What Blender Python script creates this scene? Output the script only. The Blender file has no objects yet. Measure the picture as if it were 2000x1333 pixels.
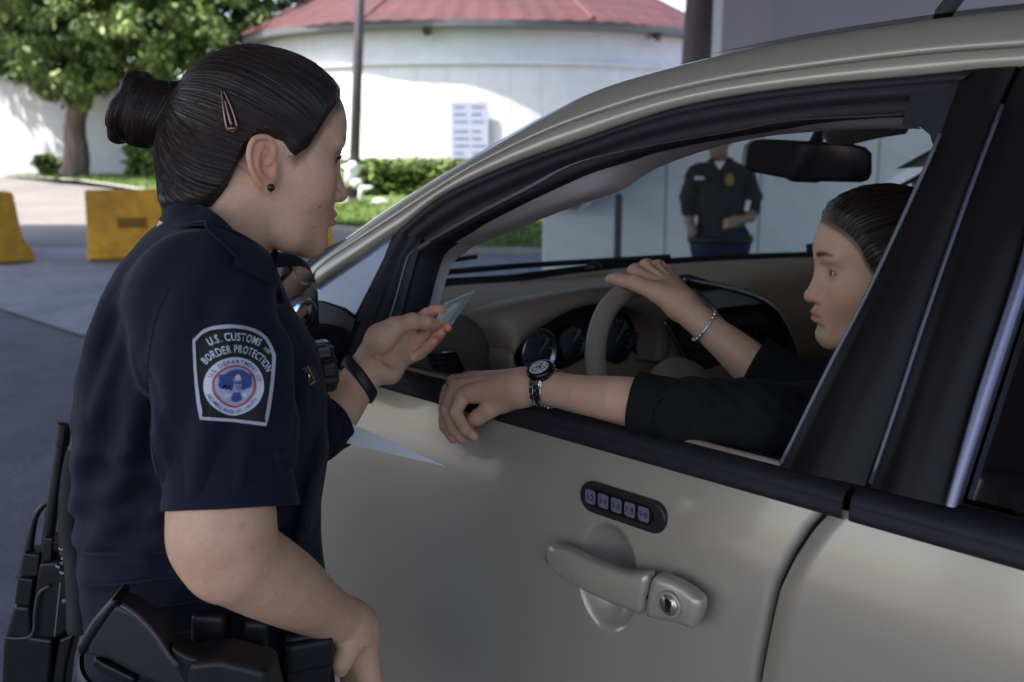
import bpy, math, random
import numpy as np
from mathutils import Vector, Matrix
from mathutils.bvhtree import BVHTree
random.seed(7)
rng = np.random.default_rng(7)
SC = bpy.context.scene
COL = SC.collection
PI = math.pi

# ---------------------------------------------------------------- camera
FP, CX, CY, CAMH = 2000.0, 1000.0, 666.5, 1.5
TH = math.atan(406.5 / FP)
CT, ST = math.cos(TH), math.sin(TH)
cam_d = bpy.data.cameras.new("camera")
cam = bpy.data.objects.new("camera", cam_d)
COL.objects.link(cam)
cam.location = (0, 0, CAMH)
cam.rotation_euler = (PI / 2 - TH, 0, 0)
cam_d.sensor_width = 36
cam_d.lens = 36.0
cam_d.clip_start = 0.05
cam_d.clip_end = 2000
cam_d.dof.use_dof = True
cam_d.dof.focus_distance = 1.22
cam_d.dof.aperture_fstop = 6.0
SC.camera = cam

# ---------------------------------------------------------------- sky, sun, exposure
SUN_EL, SUN_AZ = math.radians(57), math.atan2(-0.50, -0.86)   # direction towards the sun, angle from +X
W = bpy.data.worlds.new("World")
SC.world = W
W.use_nodes = True
nt = W.node_tree
sky = nt.nodes.new("ShaderNodeTexSky")
sky.sky_type = 'NISHITA'
sky.sun_disc = False
sky.sun_elevation = SUN_EL
sky.sun_rotation = PI / 2 - SUN_AZ
sky.dust_density = 2.5
sky.air_density = 1.0
nt.links.new(sky.outputs[0], nt.nodes["Background"].inputs[0])
nt.nodes["Background"].inputs[1].default_value = 0.15
sl = bpy.data.lights.new("sun", 'SUN')
sl.energy = 4.2
sl.angle = math.radians(0.5)
sl.color = (1.0, 0.95, 0.88)
so = bpy.data.objects.new("sun", sl)
COL.objects.link(so)
sd = Vector((math.cos(SUN_AZ) * math.cos(SUN_EL), math.sin(SUN_AZ) * math.cos(SUN_EL), math.sin(SUN_EL)))
so.rotation_euler = sd.to_track_quat('Z', 'Y').to_euler()
so.location = (0, 0, 30)
SC.view_settings.view_transform = 'Standard'
SC.view_settings.look = 'None'
SC.view_settings.gamma = 1
SC.view_settings.use_curve_mapping = False
SC.view_settings.exposure = 1.55
cy = SC.cycles
cy.use_denoising = True
cy.max_bounces = 10
cy.diffuse_bounces = 5
cy.glossy_bounces = 4
cy.transmission_bounces = 6
cy.transparent_max_bounces = 12
cy.caustics_reflective = False
cy.caustics_refractive = False
cy.sample_clamp_indirect = 6

# ---------------------------------------------------------------- picture <-> space
CAMP = np.array([0, 0, CAMH])
def ray(px, py):
    x = (px - CX) / FP; up = (CY - py) / FP
    return np.array([x, CT + up * ST, up * CT - ST])
def A(px, py, Y):                      # point of that sight line standing Y metres ahead of the camera
    r = ray(px, py); return CAMP + r * (Y / r[1])
def onz(px, py, z=0.0):
    r = ray(px, py); return CAMP + r * ((z - CAMH) / r[2])
def pxm(px, py, Y):                    # metres per photo pixel there
    return Y / ray(px, py)[1] / FP

# ---------------------------------------------------------------- car frame (x forward, y to its left, z up)
CU = np.array([-1, 1 / CT]); CU = CU / np.linalg.norm(CU)
U3 = np.array([CU[0], CU[1], 0]); V3 = np.array([-CU[1], CU[0], 0])
CO = np.array([.2125, 1.065, 0])
CANG = math.atan2(CU[1], CU[0])
_zk = [0.2, .30, .45, .6, .8, .95, 1.03, 1.08, 1.135, 1.2, 1.4, 1.6, 1.8]
_vk = [-.10, -.062, -.036, -.018, -.001, .006, .003, -.006, -.021, -.042, -.115, -.205, -.30]
_zz = np.linspace(.2, 1.8, 401)
_vv = np.interp(_zz, _zk, _vk)
_vv = np.convolve(np.pad(_vv, 8, mode='edge'), np.ones(17) / 17, 'valid')
def SV(z): return float(np.interp(z, _zz, _vv))
def loc(P):
    d = np.asarray(P) - CO; return np.array([d @ U3, d @ V3, P[2]])
def wor(l):
    return CO + U3 * l[0] + V3 * l[1] + np.array([0, 0, l[2]])
def side(px, py, dv=0.0):              # where the sight line meets the side of the car body (car frame)
    r = ray(px, py); v = 0.0
    for _ in range(40):
        t = ((v + dv) - (CAMP - CO) @ V3) / (r @ V3); P = CAMP + r * t
        v = .5 * v + .5 * SV(P[2])
    return loc(P)
def onv(px, py, v):
    r = ray(px, py); return loc(CAMP + r * ((v - (CAMP - CO) @ V3) / (r @ V3)))
def onu(px, py, u):
    r = ray(px, py); return loc(CAMP + r * ((u - (CAMP - CO) @ U3) / (r @ U3)))
def wv(px, py, v): return wor(onv(px, py, v))

# ---------------------------------------------------------------- materials
MATS = {}
def mat(name, col, rough=.5, metal=0., spec=.5, coat=0., nz=None, bump=None, sss=0., tint=False, stretch=None,
        uv=False, trans=0., aniso=0., sheen=0.):
    """nz = list of (scale, amount, detail) value variations; bump = list of (scale, strength)"""
    if name in MATS: return MATS[name]
    m = bpy.data.materials.new(name); m.use_nodes = True
    n, l = m.node_tree.nodes, m.node_tree.links
    b = n["Principled BSDF"]
    b.inputs["Base Color"].default_value = (*col, 1)
    b.inputs["Roughness"].default_value = rough
    b.inputs["Metallic"].default_value = metal
    b.inputs["Specular IOR Level"].default_value = spec
    b.inputs["Coat Weight"].default_value = coat
    b.inputs["Coat Roughness"].default_value = .08
    b.inputs["Transmission Weight"].default_value = trans
    b.inputs["Sheen Weight"].default_value = sheen
    b.inputs["Anisotropic"].default_value = aniso
    if sss:
        b.inputs["Subsurface Weight"].default_value = sss
        b.inputs["Subsurface Radius"].default_value = (1.0, .35, .2)
        b.inputs["Subsurface Scale"].default_value = .006
    tc = n.new("ShaderNodeTexCoord")
    src = tc.outputs["UV"] if uv else tc.outputs["Object"]
    if stretch:
        mp = n.new("ShaderNodeMapping"); mp.inputs["Scale"].default_value = stretch
        l.new(src, mp.inputs[0]); src = mp.outputs[0]
    cur = None
    def mul(a, fac):
        mx = n.new("ShaderNodeMix"); mx.data_type = 'RGBA'; mx.blend_type = 'MULTIPLY'
        mx.inputs[0].default_value = 1
        if a is None: mx.inputs[6].default_value = (*col, 1)
        else: l.new(a, mx.inputs[6])
        l.new(fac, mx.inputs[7]); return mx.outputs[2]
    for (sc_, amt, det) in (nz or []):
        t = n.new("ShaderNodeTexNoise"); t.inputs["Scale"].default_value = sc_; t.inputs["Detail"].default_value = det
        l.new(src, t.inputs["Vector"])
        r = n.new("ShaderNodeMapRange")
        r.inputs[1].default_value = .3; r.inputs[2].default_value = .7
        r.inputs[3].default_value = 1 - amt; r.inputs[4].default_value = 1 + amt
        l.new(t.outputs["Fac"], r.inputs[0])
        cur = mul(cur, r.outputs[0])
    if tint:
        at = n.new("ShaderNodeAttribute"); at.attribute_name = "tint"
        cur = mul(cur, at.outputs["Color"])
    if cur is not None: l.new(cur, b.inputs["Base Color"])
    nrm = None
    for (sc_, st) in (bump or []):
        t = n.new("ShaderNodeTexNoise"); t.inputs["Scale"].default_value = sc_; t.inputs["Detail"].default_value = 3
        l.new(src, t.inputs["Vector"])
        bp = n.new("ShaderNodeBump"); bp.inputs["Strength"].default_value = st; bp.inputs["Distance"].default_value = 1.0 / sc_ * .25
        l.new(t.outputs["Fac"], bp.inputs["Height"])
        if nrm is not None: l.new(nrm, bp.inputs["Normal"])
        nrm = bp.outputs[0]
    if nrm is not None: l.new(nrm, b.inputs["Normal"])
    MATS[name] = m
    return m

def glassmat(name, tint, refl=.06, rough=.02):
    m = bpy.data.materials.new(name); m.use_nodes = True
    n, l = m.node_tree.nodes, m.node_tree.links
    n.remove(n["Principled BSDF"])
    t = n.new("ShaderNodeBsdfTransparent"); t.inputs[0].default_value = (*tint, 1)
    g = n.new("ShaderNodeBsdfGlossy"); g.inputs["Roughness"].default_value = rough
    fr = n.new("ShaderNodeFresnel")
    ge = n.new("ShaderNodeNewGeometry"); mr = n.new("ShaderNodeMapRange")       # same reflectance from both faces of the thin pane
    mr.inputs[3].default_value = 1.5; mr.inputs[4].default_value = 1 / 1.5
    l.new(ge.outputs["Backfacing"], mr.inputs[0]); l.new(mr.outputs[0], fr.inputs[0])
    mx = n.new("ShaderNodeMixShader")
    l.new(fr.outputs[0], mx.inputs[0]); l.new(t.outputs[0], mx.inputs[1]); l.new(g.outputs[0], mx.inputs[2])
    l.new(mx.outputs[0], n["Material Output"].inputs[0])
    return m

# ---------------------------------------------------------------- objects
WM = {}
def put(o, parent, space):
    COL.objects.link(o)
    if parent is not None:
        o.parent = parent
        if space == 'world':
            o.matrix_parent_inverse = WM[parent].inverted(); WM[o] = Matrix.Identity(4)
        else:
            WM[o] = WM[parent].copy()
    else:
        WM[o] = Matrix.Identity(4)
    return o
def thing(name, label, cat, loc=(0, 0, 0), rz=0., group=None):
    o = bpy.data.objects.new(name, None); COL.objects.link(o)
    o.location = tuple(loc); o.rotation_euler = (0, 0, rz); o.empty_display_size = .2
    WM[o] = Matrix.Translation(Vector(loc)) @ Matrix.Rotation(rz, 4, 'Z')
    tag(o, label, cat, group); return o
def tag(o, label=None, cat=None, group=None, kind=None):
    if label: o["label"] = label
    if cat: o["category"] = cat
    if group: o["group"] = group
    if kind: o["kind"] = kind
    return o
def mk(name, verts, faces, m, parent=None, space='world', smooth=True, uv=None, tint=None, mi=None):
    me = bpy.data.meshes.new(name)
    verts = np.asarray(verts, dtype=np.float32)
    if isinstance(faces, np.ndarray) and faces.ndim == 2:
        k = faces.shape[1]; nf = len(faces)
        me.vertices.add(len(verts)); me.vertices.foreach_set("co", verts.ravel())
        me.loops.add(nf * k); me.loops.foreach_set("vertex_index", faces.ravel().astype(np.int32))
        me.polygons.add(nf); me.polygons.foreach_set("loop_start", np.arange(0, nf * k, k, dtype=np.int32))
        me.update(calc_edges=True)
    else:
        me.from_pydata([tuple(v) for v in verts], [], [tuple(int(i) for i in f) for f in faces])
    me.validate()
    ms = m if isinstance(m, (list, tuple)) else [m]
    for q in ms: me.materials.append(q)
    if mi is not None: me.polygons.foreach_set("material_index", np.asarray(mi, dtype=np.int32))
    me.polygons.foreach_set("use_smooth", np.full(len(me.polygons), bool(smooth)))
    if uv is not None:
        ul = me.uv_layers.new(name="UVMap")
        li = np.zeros(len(me.loops), dtype=np.int32); me.loops.foreach_get("vertex_index", li)
        ul.data.foreach_set("uv", np.asarray(uv, dtype=np.float32)[li].ravel())
    if tint is not None:
        ca = me.color_attributes.new("tint", 'FLOAT_COLOR', 'POINT')
        t4 = np.ones((len(verts), 4), dtype=np.float32); t4[:, :3] = tint
        ca.data.foreach_set("color", t4.ravel())
    me.update()
    o = bpy.data.objects.new(name, me)
    return put(o, parent, space)

def fix_normals(o):
    import bmesh
    bm = bmesh.new(); bm.from_mesh(o.data); bmesh.ops.recalc_face_normals(bm, faces=bm.faces); bm.to_mesh(o.data); bm.free()
    return o
def bev(o, w=.003, seg=2, ang=35):
    md = o.modifiers.new("bevel", 'BEVEL'); md.width = w; md.segments = seg; md.limit_method = 'ANGLE'; md.angle_limit = math.radians(ang)
    for p in o.data.polygons: p.use_smooth = True
    wn = o.modifiers.new("wn", 'WEIGHTED_NORMAL'); wn.keep_sharp = True
    return o
def solid(o, t, off=-1):
    md = o.modifiers.new("solid", 'SOLIDIFY'); md.thickness = t; md.offset = off; return o

class MB:
    """collects shapes, then links them as one mesh object"""
    def __init__(s): s.v = []; s.f = []
    def add(s, v, f):
        b = len(s.v); s.v += [tuple(map(float, q)) for q in v]; s.f += [tuple(int(i) + b for i in q) for q in f]; return s
    def box(s, c, h, R=None):
        v = []
        for sx in (-1, 1):
            for sy in (-1, 1):
                for sz in (-1, 1):
                    p = np.array([sx * h[0], sy * h[1], sz * h[2]])
                    if R is not None: p = np.asarray(R) @ p
                    v.append(p + np.asarray(c))
        return s.add(v, [(0, 1, 3, 2), (4, 6, 7, 5), (0, 4, 5, 1), (2, 3, 7, 6), (0, 2, 6, 4), (1, 5, 7, 3)])
    def prism(s, pts, d):                  # closed polygon of 3D points pushed along d
        pts = [np.asarray(p, float) for p in pts]; n = len(pts); d = np.asarray(d, float)
        v = pts + [p + d for p in pts]
        f = [tuple(range(n))[::-1], tuple(range(n, 2 * n))] + [(i, (i + 1) % n, n + (i + 1) % n, n + i) for i in range(n)]
        return s.add(v, f)
    def tube(s, path, r, seg=8, caps=True, closed=False, flat=None, up=None):
        path = [np.asarray(p, float) for p in path]; n = len(path)
        rr = [r] * n if np.isscalar(r) else list(r)
        v = []; up0 = np.array([0.13, .27, .95]) if up is None else np.asarray(up, float)
        for i, p in enumerate(path):
            a = path[(i - 1) % n] if (closed or i > 0) else p
            b = path[(i + 1) % n] if (closed or i < n - 1) else p
            t = b - a; t /= (np.linalg.norm(t) + 1e-12)
            x = np.cross(up0, t)
            if np.linalg.norm(x) < 1e-3: x = np.cross(np.array([1, 0, 0.]), t)
            x /= np.linalg.norm(x); y = np.cross(t, x)
            for k in range(seg):
                q = 2 * PI * k / seg
                v.append(p + (x * math.cos(q) + y * math.sin(q) * (flat or 1)) * rr[i])
        f = []
        m = n if closed else n - 1
        for i in range(m):
            for k in range(seg):
                j = (i + 1) % n
                f.append((i * seg + k, i * seg + (k + 1) % seg, j * seg + (k + 1) % seg, j * seg + k))
        if caps and not closed:
            f.append(tuple(range(seg))[::-1]); f.append(tuple((n - 1) * seg + k for k in range(seg)))
        return s.add(v, f)
    def lathe(s, c, axis, prof, seg=24):   # prof: (along, radius)
        c = np.asarray(c, float); ax = np.asarray(axis, float); ax /= np.linalg.norm(ax)
        x = np.cross(ax, [0.1, .2, .97] if abs(ax[2]) < .9 else [1, 0, 0]); x /= np.linalg.norm(x); y = np.cross(ax, x)
        v = []; f = []; n = len(prof)
        for (h, r) in prof:
            for k in range(seg):
                q = 2 * PI * k / seg; v.append(c + ax * h + (x * math.cos(q) + y * math.sin(q)) * r)
        for i in range(n - 1):
            for k in range(seg):
                f.append((i * seg + k, i * seg + (k + 1) % seg, (i + 1) * seg + (k + 1) % seg, (i + 1) * seg + k))
        f.append(tuple(range(seg))[::-1]); f.append(tuple((n - 1) * seg + k for k in range(seg)))
        return s.add(v, f)
    def grid(s, g, closed_u=False):        # g[i][j] points
        ni, nj = len(g), len(g[0]); v = [p for row in g for p in row]
        f = [(i * nj + j, i * nj + (j + 1) % nj, (i + 1) * nj + (j + 1) % nj, (i + 1) * nj + j)
             for i in range(ni - 1) for j in range(nj if closed_u else nj - 1)]
        return s.add(v, f)
    def build(s, name, m, parent=None, space='world', smooth=False, fixn=True):
        o = mk(name, np.array(s.v), s.f, m, parent, space, smooth)
        if fixn: fix_normals(o)
        return o

def spline(pts, n):
    """Catmull-Rom through pts resampled to n points evenly by length"""
    P = np.asarray(pts, float)
    if len(P) == 2:
        t = np.linspace(0, 1, n)[:, None]; return P[0] * (1 - t) + P[1] * t
    Q = np.vstack([2 * P[0] - P[1], P, 2 * P[-1] - P[-2]]); out = []
    for i in range(len(P) - 1):
        p0, p1, p2, p3 = Q[i:i + 4]
        for t in np.linspace(0, 1, 12, endpoint=False):
            out.append(.5 * ((2 * p1) + (p2 - p0) * t + (2 * p0 - 5 * p1 + 4 * p2 - p3) * t * t + (3 * p1 - p0 - 3 * p2 + p3) * t ** 3))
    out.append(P[-1]); out = np.array(out)
    L = np.concatenate([[0], np.cumsum(np.linalg.norm(np.diff(out, axis=0), axis=1))])
    q = np.linspace(0, L[-1], n)
    return np.stack([np.interp(q, L, out[:, k]) for k in range(P.shape[1])], 1)

# ---------------------------------------------------------------- distance fields meshed by surface nets
class SDF:
    def __init__(s, lo, hi, h):
        s.lo = np.asarray(lo, float); s.h = h
        s.n = (np.ceil((np.asarray(hi) - s.lo) / h).astype(int) + 1)
        s.v = np.full(tuple(s.n), .5, np.float32)
        s.ax = [(s.lo[k] + h * np.arange(s.n[k])).astype(np.float32) for k in range(3)]
    def box(s, lo, hi):
        a = np.clip(np.floor((np.asarray(lo) - s.lo) / s.h).astype(int), 0, s.n)
        b = np.clip(np.ceil((np.asarray(hi) - s.lo) / s.h).astype(int) + 1, 0, s.n)
        return tuple(slice(a[k], b[k]) for k in range(3))
    def xyz(s, sl): return (s.ax[0][sl[0]][:, None, None], s.ax[1][sl[1]][None, :, None], s.ax[2][sl[2]][None, None, :])
    @staticmethod
    def _smin(a, b, k):
        if k <= 0: return np.minimum(a, b)
        h = np.maximum(k - np.abs(a - b), 0) / k
        return np.minimum(a, b) - h * h * k * .25
    def cone(s, a, b, ra, rb, k=.005, mode='add'):
        a = np.asarray(a, float); b = np.asarray(b, float); m = max(ra, rb) + k * 1.5 + s.h * 2
        sl = s.box(np.minimum(a, b) - m, np.maximum(a, b) + m); X, Y, Z = s.xyz(sl)
        ba = b - a; L2 = ba @ ba
        t = ((X - a[0]) * ba[0] + (Y - a[1]) * ba[1] + (Z - a[2]) * ba[2]) / (L2 + 1e-12)
        t = np.clip(t, 0, 1)
        d = np.sqrt((X - a[0] - t * ba[0]) ** 2 + (Y - a[1] - t * ba[1]) ** 2 + (Z - a[2] - t * ba[2]) ** 2) - (ra + (rb - ra) * t)
        if mode == 'sub': s.v[sl] = -s._smin(-s.v[sl], d, k)
        else: s.v[sl] = s._smin(s.v[sl], d, k)
    def chain(s, pts, rs, k=.005, mode='add'):
        for i in range(len(pts) - 1): s.cone(pts[i], pts[i + 1], rs[i], rs[i + 1], k, mode)
    def ell(s, c, r, k=.005, R=None, mode='add'):
        c = np.asarray(c, float); r = np.asarray(r, float); m = max(r) + k * 1.5 + s.h * 2
        sl = s.box(c - m, c + m); X, Y, Z = s.xyz(sl)
        x, y, z = X - c[0], Y - c[1], Z - c[2]
        if R is not None:
            R = np.asarray(R); x, y, z = (x * R[0, 0] + y * R[1, 0] + z * R[2, 0], x * R[0, 1] + y * R[1, 1] + z * R[2, 1], x * R[0, 2] + y * R[1, 2] + z * R[2, 2])
        k0 = np.sqrt((x / r[0]) ** 2 + (y / r[1]) ** 2 + (z / r[2]) ** 2)
        k1 = np.sqrt((x / r[0] ** 2) ** 2 + (y / r[1] ** 2) ** 2 + (z / r[2] ** 2) ** 2) + 1e-9
        d = k0 * (k0 - 1) / k1
        if mode == 'sub': s.v[sl] = -s._smin(-s.v[sl], d, k)
        else: s.v[sl] = s._smin(s.v[sl], d, k)
    def rbox(s, c, hf, r, k=.003, R=None, mode='add'):
        c = np.asarray(c, float); hf = np.asarray(hf, float); m = np.linalg.norm(hf) + k * 1.5 + s.h * 2
        sl = s.box(c - m, c + m); X, Y, Z = s.xyz(sl)
        x, y, z = X - c[0], Y - c[1], Z - c[2]
        if R is not None:
            R = np.asarray(R); x, y, z = (x * R[0, 0] + y * R[1, 0] + z * R[2, 0], x * R[0, 1] + y * R[1, 1] + z * R[2, 1], x * R[0, 2] + y * R[1, 2] + z * R[2, 2])
        qx, qy, qz = np.abs(x) - hf[0] + r, np.abs(y) - hf[1] + r, np.abs(z) - hf[2] + r
        d = np.sqrt(np.maximum(qx, 0) ** 2 + np.maximum(qy, 0) ** 2 + np.maximum(qz, 0) ** 2) + np.minimum(np.maximum(np.maximum(qx, qy), qz), 0) - r
        if mode == 'sub': s.v[sl] = -s._smin(-s.v[sl], d, k)
        else: s.v[sl] = s._smin(s.v[sl], d, k)
    def mesh(s):
        v = s.v; sg = v < 0
        nx, ny, nz = v.shape
        c = np.zeros((nx - 1, ny - 1, nz - 1), np.int8)
        for dx in (0, 1):
            for dy in (0, 1):
                for dz in (0, 1): c += sg[dx:nx - 1 + dx, dy:ny - 1 + dy, dz:nz - 1 + dz]
        act = (c > 0) & (c < 8)
        idx = np.full(act.shape, -1, np.int32); ii = np.argwhere(act); idx[act] = np.arange(len(ii))
        acc = np.zeros((len(ii), 3)); cnt = np.zeros(len(ii))
        for ax in range(3):
            o = [k for k in range(3) if k != ax]
            for p in (0, 1):
                for q in (0, 1):
                    a = np.zeros(3, int); a[o[0]] = p; a[o[1]] = q; b = a.copy(); b[ax] = 1
                    ia, ib = ii + a, ii + b
                    va = v[ia[:, 0], ia[:, 1], ia[:, 2]]; vb = v[ib[:, 0], ib[:, 1], ib[:, 2]]
                    m = (va < 0) != (vb < 0)
                    t = np.where(m, va / (va - vb + 1e-20), 0)
                    pos = a[None, :] + np.zeros((len(ii), 3)); pos[:, ax] += t
                    acc[m] += pos[m]; cnt[m] += 1
        P = (ii + acc / cnt[:, None]) * s.h + s.lo
        F = []
        for ax in range(3):
            o1, o2 = (ax + 1) % 3, (ax + 2) % 3
            s0 = [slice(None)] * 3; s1 = [slice(None)] * 3
            s0[ax] = slice(0, -1); s1[ax] = slice(1, None)
            for o in (o1, o2): s0[o] = slice(1, -1); s1[o] = slice(1, -1)
            A0, A1 = sg[tuple(s0)], sg[tuple(s1)]
            e = np.argwhere(A0 != A1); ins = A0[tuple(e.T)]
            e[:, o1] += 1; e[:, o2] += 1
            def cell(d1, d2):
                q = e.copy(); q[:, o1] += d1; q[:, o2] += d2; return idx[q[:, 0], q[:, 1], q[:, 2]]
            f = np.stack([cell(-1, -1), cell(0, -1), cell(0, 0), cell(-1, 0)], 1)
            f[~ins] = f[~ins][:, ::-1]
            F.append(f)
        F = np.vstack(F); F = F[(F >= 0).all(1)]
        return P, F

def join_pf(parts):
    V = []; F = []; b = 0
    for P, f in parts: V.append(P); F.append(f + b); b += len(P)
    return np.vstack(V), np.vstack(F)
def rotz(a): return np.array([[math.cos(a), -math.sin(a), 0], [math.sin(a), math.cos(a), 0], [0, 0, 1]])
def rotx(a): return np.array([[1, 0, 0], [0, math.cos(a), -math.sin(a)], [0, math.sin(a), math.cos(a)]])
def roty(a): return np.array([[math.cos(a), 0, math.sin(a)], [0, 1, 0], [-math.sin(a), 0, math.cos(a)]])
def smoothstep(a, b, x):
    t = np.clip((x - a) / (b - a), 0, 1); return t * t * (3 - 2 * t)

# ================================================================ SETTING
m_asph = mat("asphalt", (.155, .142, .185), .85, nz=[(.8, .24, 6), (4, .14, 5), (60, .25, 2)], bump=[(180, .5), (9, .25)])
m_conc = mat("concrete", (.165, .148, .138), .85, nz=[(.35, .16, 5), (5, .10, 4)], bump=[(60, .3)])
m_apron = mat("apron_concrete", (.31, .29, .345), .8, nz=[(.45, .26, 6), (2.4, .14, 5), (9, .12, 3)], bump=[(70, .3)])
m_grass = mat("grass", (.085, .14, .028), .9, nz=[(1.1, .35, 4), (25, .4, 2)])
m_white = mat("white_wall_paint", (.62, .61, .62), .7, nz=[(.4, .10, 6), (3, .05, 4)])
m_greyw = mat("grey_wall_paint", (.74, .76, .77), .7, nz=[(.8, .06, 5), (7, .04, 3)], bump=[(40, .12)])
m_tile = mat("roof_tile", (.066, .0185, .021), .75, nz=[(1.2, .25, 4), (9, .18, 2)])
m_dark = mat("dark_metal", (.035, .035, .04), .5)
m_pole = mat("pole_paint", (.055, .045, .05), .45, nz=[(3, .2, 3)])
m_yel = mat("barrier_yellow", (.62, .31, .022), .6, nz=[(1.7, .22, 5), (7, .16, 4), (22, .10, 3)], bump=[(30, .15)])
m_yeld = mat("barrier_recess_shade", (.22, .11, .01), .7)  # recess shade put into a darker barrier yellow, for pockets and holes
m_bark = mat("bark", (.16, .12, .10), .9, nz=[(6, .35, 4)], bump=[(14, .8)], stretch=(1, 1, .25))
m_leafa = mat("leaf_light", (.135, .185, .032), .6, nz=[(.9, .3, 3)])
m_leafb = mat("leaf_dark", (.065, .105, .02), .6, nz=[(.9, .3, 3)])
m_canopy = mat("canopy_paint", (.20, .20, .215), .7, nz=[(.7, .08, 3)])
m_col = mat("column_paint", (.42, .40, .44), .7, nz=[(1.1, .08, 4)])

def sheet(name, pts, z, m, kind='structure'):
    o = mk(name, [(p[0], p[1], z) for p in pts], [tuple(range(len(pts)))], m, smooth=False)
    fix_normals(o)
    if o.data.polygons[0].normal.z < 0: o.data.flip_normals()
    return tag(o, kind=kind)
sheet("ground", [(-400, -400), (400, -400), (400, 400), (-400, 400)], 0, m_asph)
s0, s1 = onz(-60, 586), onz(150, 655)
dv_ = (s1 - s0) / np.linalg.norm(s1 - s0)
sheet("apron", [s0 - dv_ * 5.5, s1 + dv_ * 9, (14, 13.6), (-60, 13.6)], .004, m_apron)
sheet("forecourt", [(-60, 13.61), (14, 13.61), (60, 60), (-60, 60)], .004, m_conc)
# expansion joints of the apron, 12 mm wide dark sealant
m_joint = mat("joint_sealant", (.03, .03, .035), .9)
pv = np.array([-dv_[1], dv_[0], 0])
sheet("road", [s0 - dv_ * 5.5 - pv * .012, s1 + dv_ * 9 - pv * .012, s1 + dv_ * 9 + pv * .012, s0 - dv_ * 5.5 + pv * .012], .008, m_joint)
s2, s3 = onz(0, 548), onz(300, 560)
d2 = (s3 - s2) / np.linalg.norm(s3 - s2); p2_ = np.array([-d2[1], d2[0], 0])
# grass beds with kerbs
gl = [onz(x, y) for x, y in ((-300, 328), (0, 346), (150, 356), (330, 382), (420, 386))]
gl_far = [(-4.5, 37.2), (-60, 37.2)]
sheet("grass", gl + gl_far, .05, m_grass)
gr = [onz(x, y) for x, y in ((560, 446), (700, 455), (800, 470), (880, 493), (1000, 497), (1085, 498))]
sheet("grass", gr + [(3.2, 24), (-7, 30), (-7.5, 23)], .05, m_grass)
kb = MB()
for pl in (gl, gr):
    q = spline([np.array([p[0], p[1], 0.02]) for p in pl], 24)
    kb.grid([[p + np.array([0, -.06, -.02]) for p in q], [p + np.array([0, -.06, .06]) for p in q], [p + np.array([0, .06, .06]) for p in q], [p + np.array([0, .08, -.02]) for p in q]])
tag(kb.build("kerb", mat("kerb_concrete", (.42, .40, .38), .8, nz=[(3, .1, 3)])), kind='structure')
gb = MB()
def tufts(poly, n, h):
    P = np.array([[p[0], p[1]] for p in poly]); lo, hi = P.min(0), P.max(0); k = 0
    while k < n:
        x, y = lo + (hi - lo) * rng.random(2)
        ins = False
        for i in range(len(P)):
            a, b = P[i], P[(i + 1) % len(P)]
            if (a[1] > y) != (b[1] > y) and x < (b[0] - a[0]) * (y - a[1]) / (b[1] - a[1]) + a[0]: ins = not ins
        if not ins: continue
        k += 1
        an = rng.random() * 6.3; w = .012 + .01 * rng.random(); hh = h * (.5 + rng.random())
        dx, dy = math.cos(an) * w, math.sin(an) * w; lx, ly = (rng.random(2) - .5) * hh
        gb.add([(x - dx, y - dy, .05), (x + dx, y + dy, .05), (x + lx, y + ly, .05 + hh)], [(0, 1, 2)])
tufts(gr + [(3.2, 20), (-6, 23)], 7000, .09)
tufts(gl + [(-4.5, 36), (-24, 36)], 5000, .12)
tag(gb.build("grass_blades", mat("grass_blade", (.12, .19, .035), .8, nz=[(.9, .4, 2)]), fixn=False), kind='stuff')

# ---- round white building
DC, DR = np.array([-.9, 35.2, 0]), 7.25
b = thing("round_building", "round white building with a red tiled conical roof", "building", DC)
mb = MB(); N = 96
prof = [(0, DR + .06), (.35, DR + .06), (.36, DR), (3.28, DR), (3.285, DR + .10), (3.36, DR + .10), (3.37, DR - .02), (4.28, DR - .02)]
mb.lathe(DC, (0, 0, 1), prof, N); mb.build("wall", m_white, b, smooth=False)
mb = MB(); mb.lathe(DC, (0, 0, 1), [(4.18, DR - .02), (4.20, DR + .55), (4.36, DR + .58), (4.37, DR + .3)], N)
mb.build("eave", mat("eave_metal", (.14, .14, .15), .6), b)
NR = 168; rows = 26; v = []; f = []
for i in range(rows + 1):
    t = i / rows
    for k in range(NR):
        q = 2 * PI * k / NR
        fac = 1.0 - .012 * math.cos(q * 8)
        r = (DR + .62) * (1 - t) * fac + .02
        z = 4.34 + 4.0 * t + .028 * abs(math.cos(PI * k / 2)) * (1 - t) + .025 * (i % 2)
        v.append((DC[0] + r * math.cos(q), DC[1] + r * math.sin(q), z))
for i in range(rows):
    for k in range(NR):
        f.append((i * NR + k, i * NR + (k + 1) % NR, (i + 1) * NR + (k + 1) % NR, (i + 1) * NR + k))
rf = mk("roof", np.array(v), f, m_tile, b, smooth=False)
mb = MB()
for k in range(8):
    q = 2 * PI * (k + .35) / 8 + .12
    mb.tube([DC + np.array([(DR + .6) * (1 - t) * math.cos(q), (DR + .6) * (1 - t) * math.sin(q), 4.42 + 4.0 * t]) for t in np.linspace(0, .97, 8)], .09, 6)
mb.build("ridge", mat("ridge_tile", (.085, .03, .032), .8), rf)
mb = MB(); mb.lathe(DC, (0, 0, 1), [(8.25, .25), (8.4, .22), (8.7, .03)], 12); mb.build("finial", m_dark, b)
mb = MB()
for k in range(26):
    q = -PI / 2 + (k - 13) * .115
    p = DC + np.array([math.cos(q) * (DR + .004), math.sin(q) * (DR + .004), 1.8]); mb.box(p, (.008, .008, 1.45), rotz(q))
mb.build("panel_joint", mat("joint_grey", (.62, .62, .62), .8), b)
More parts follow.
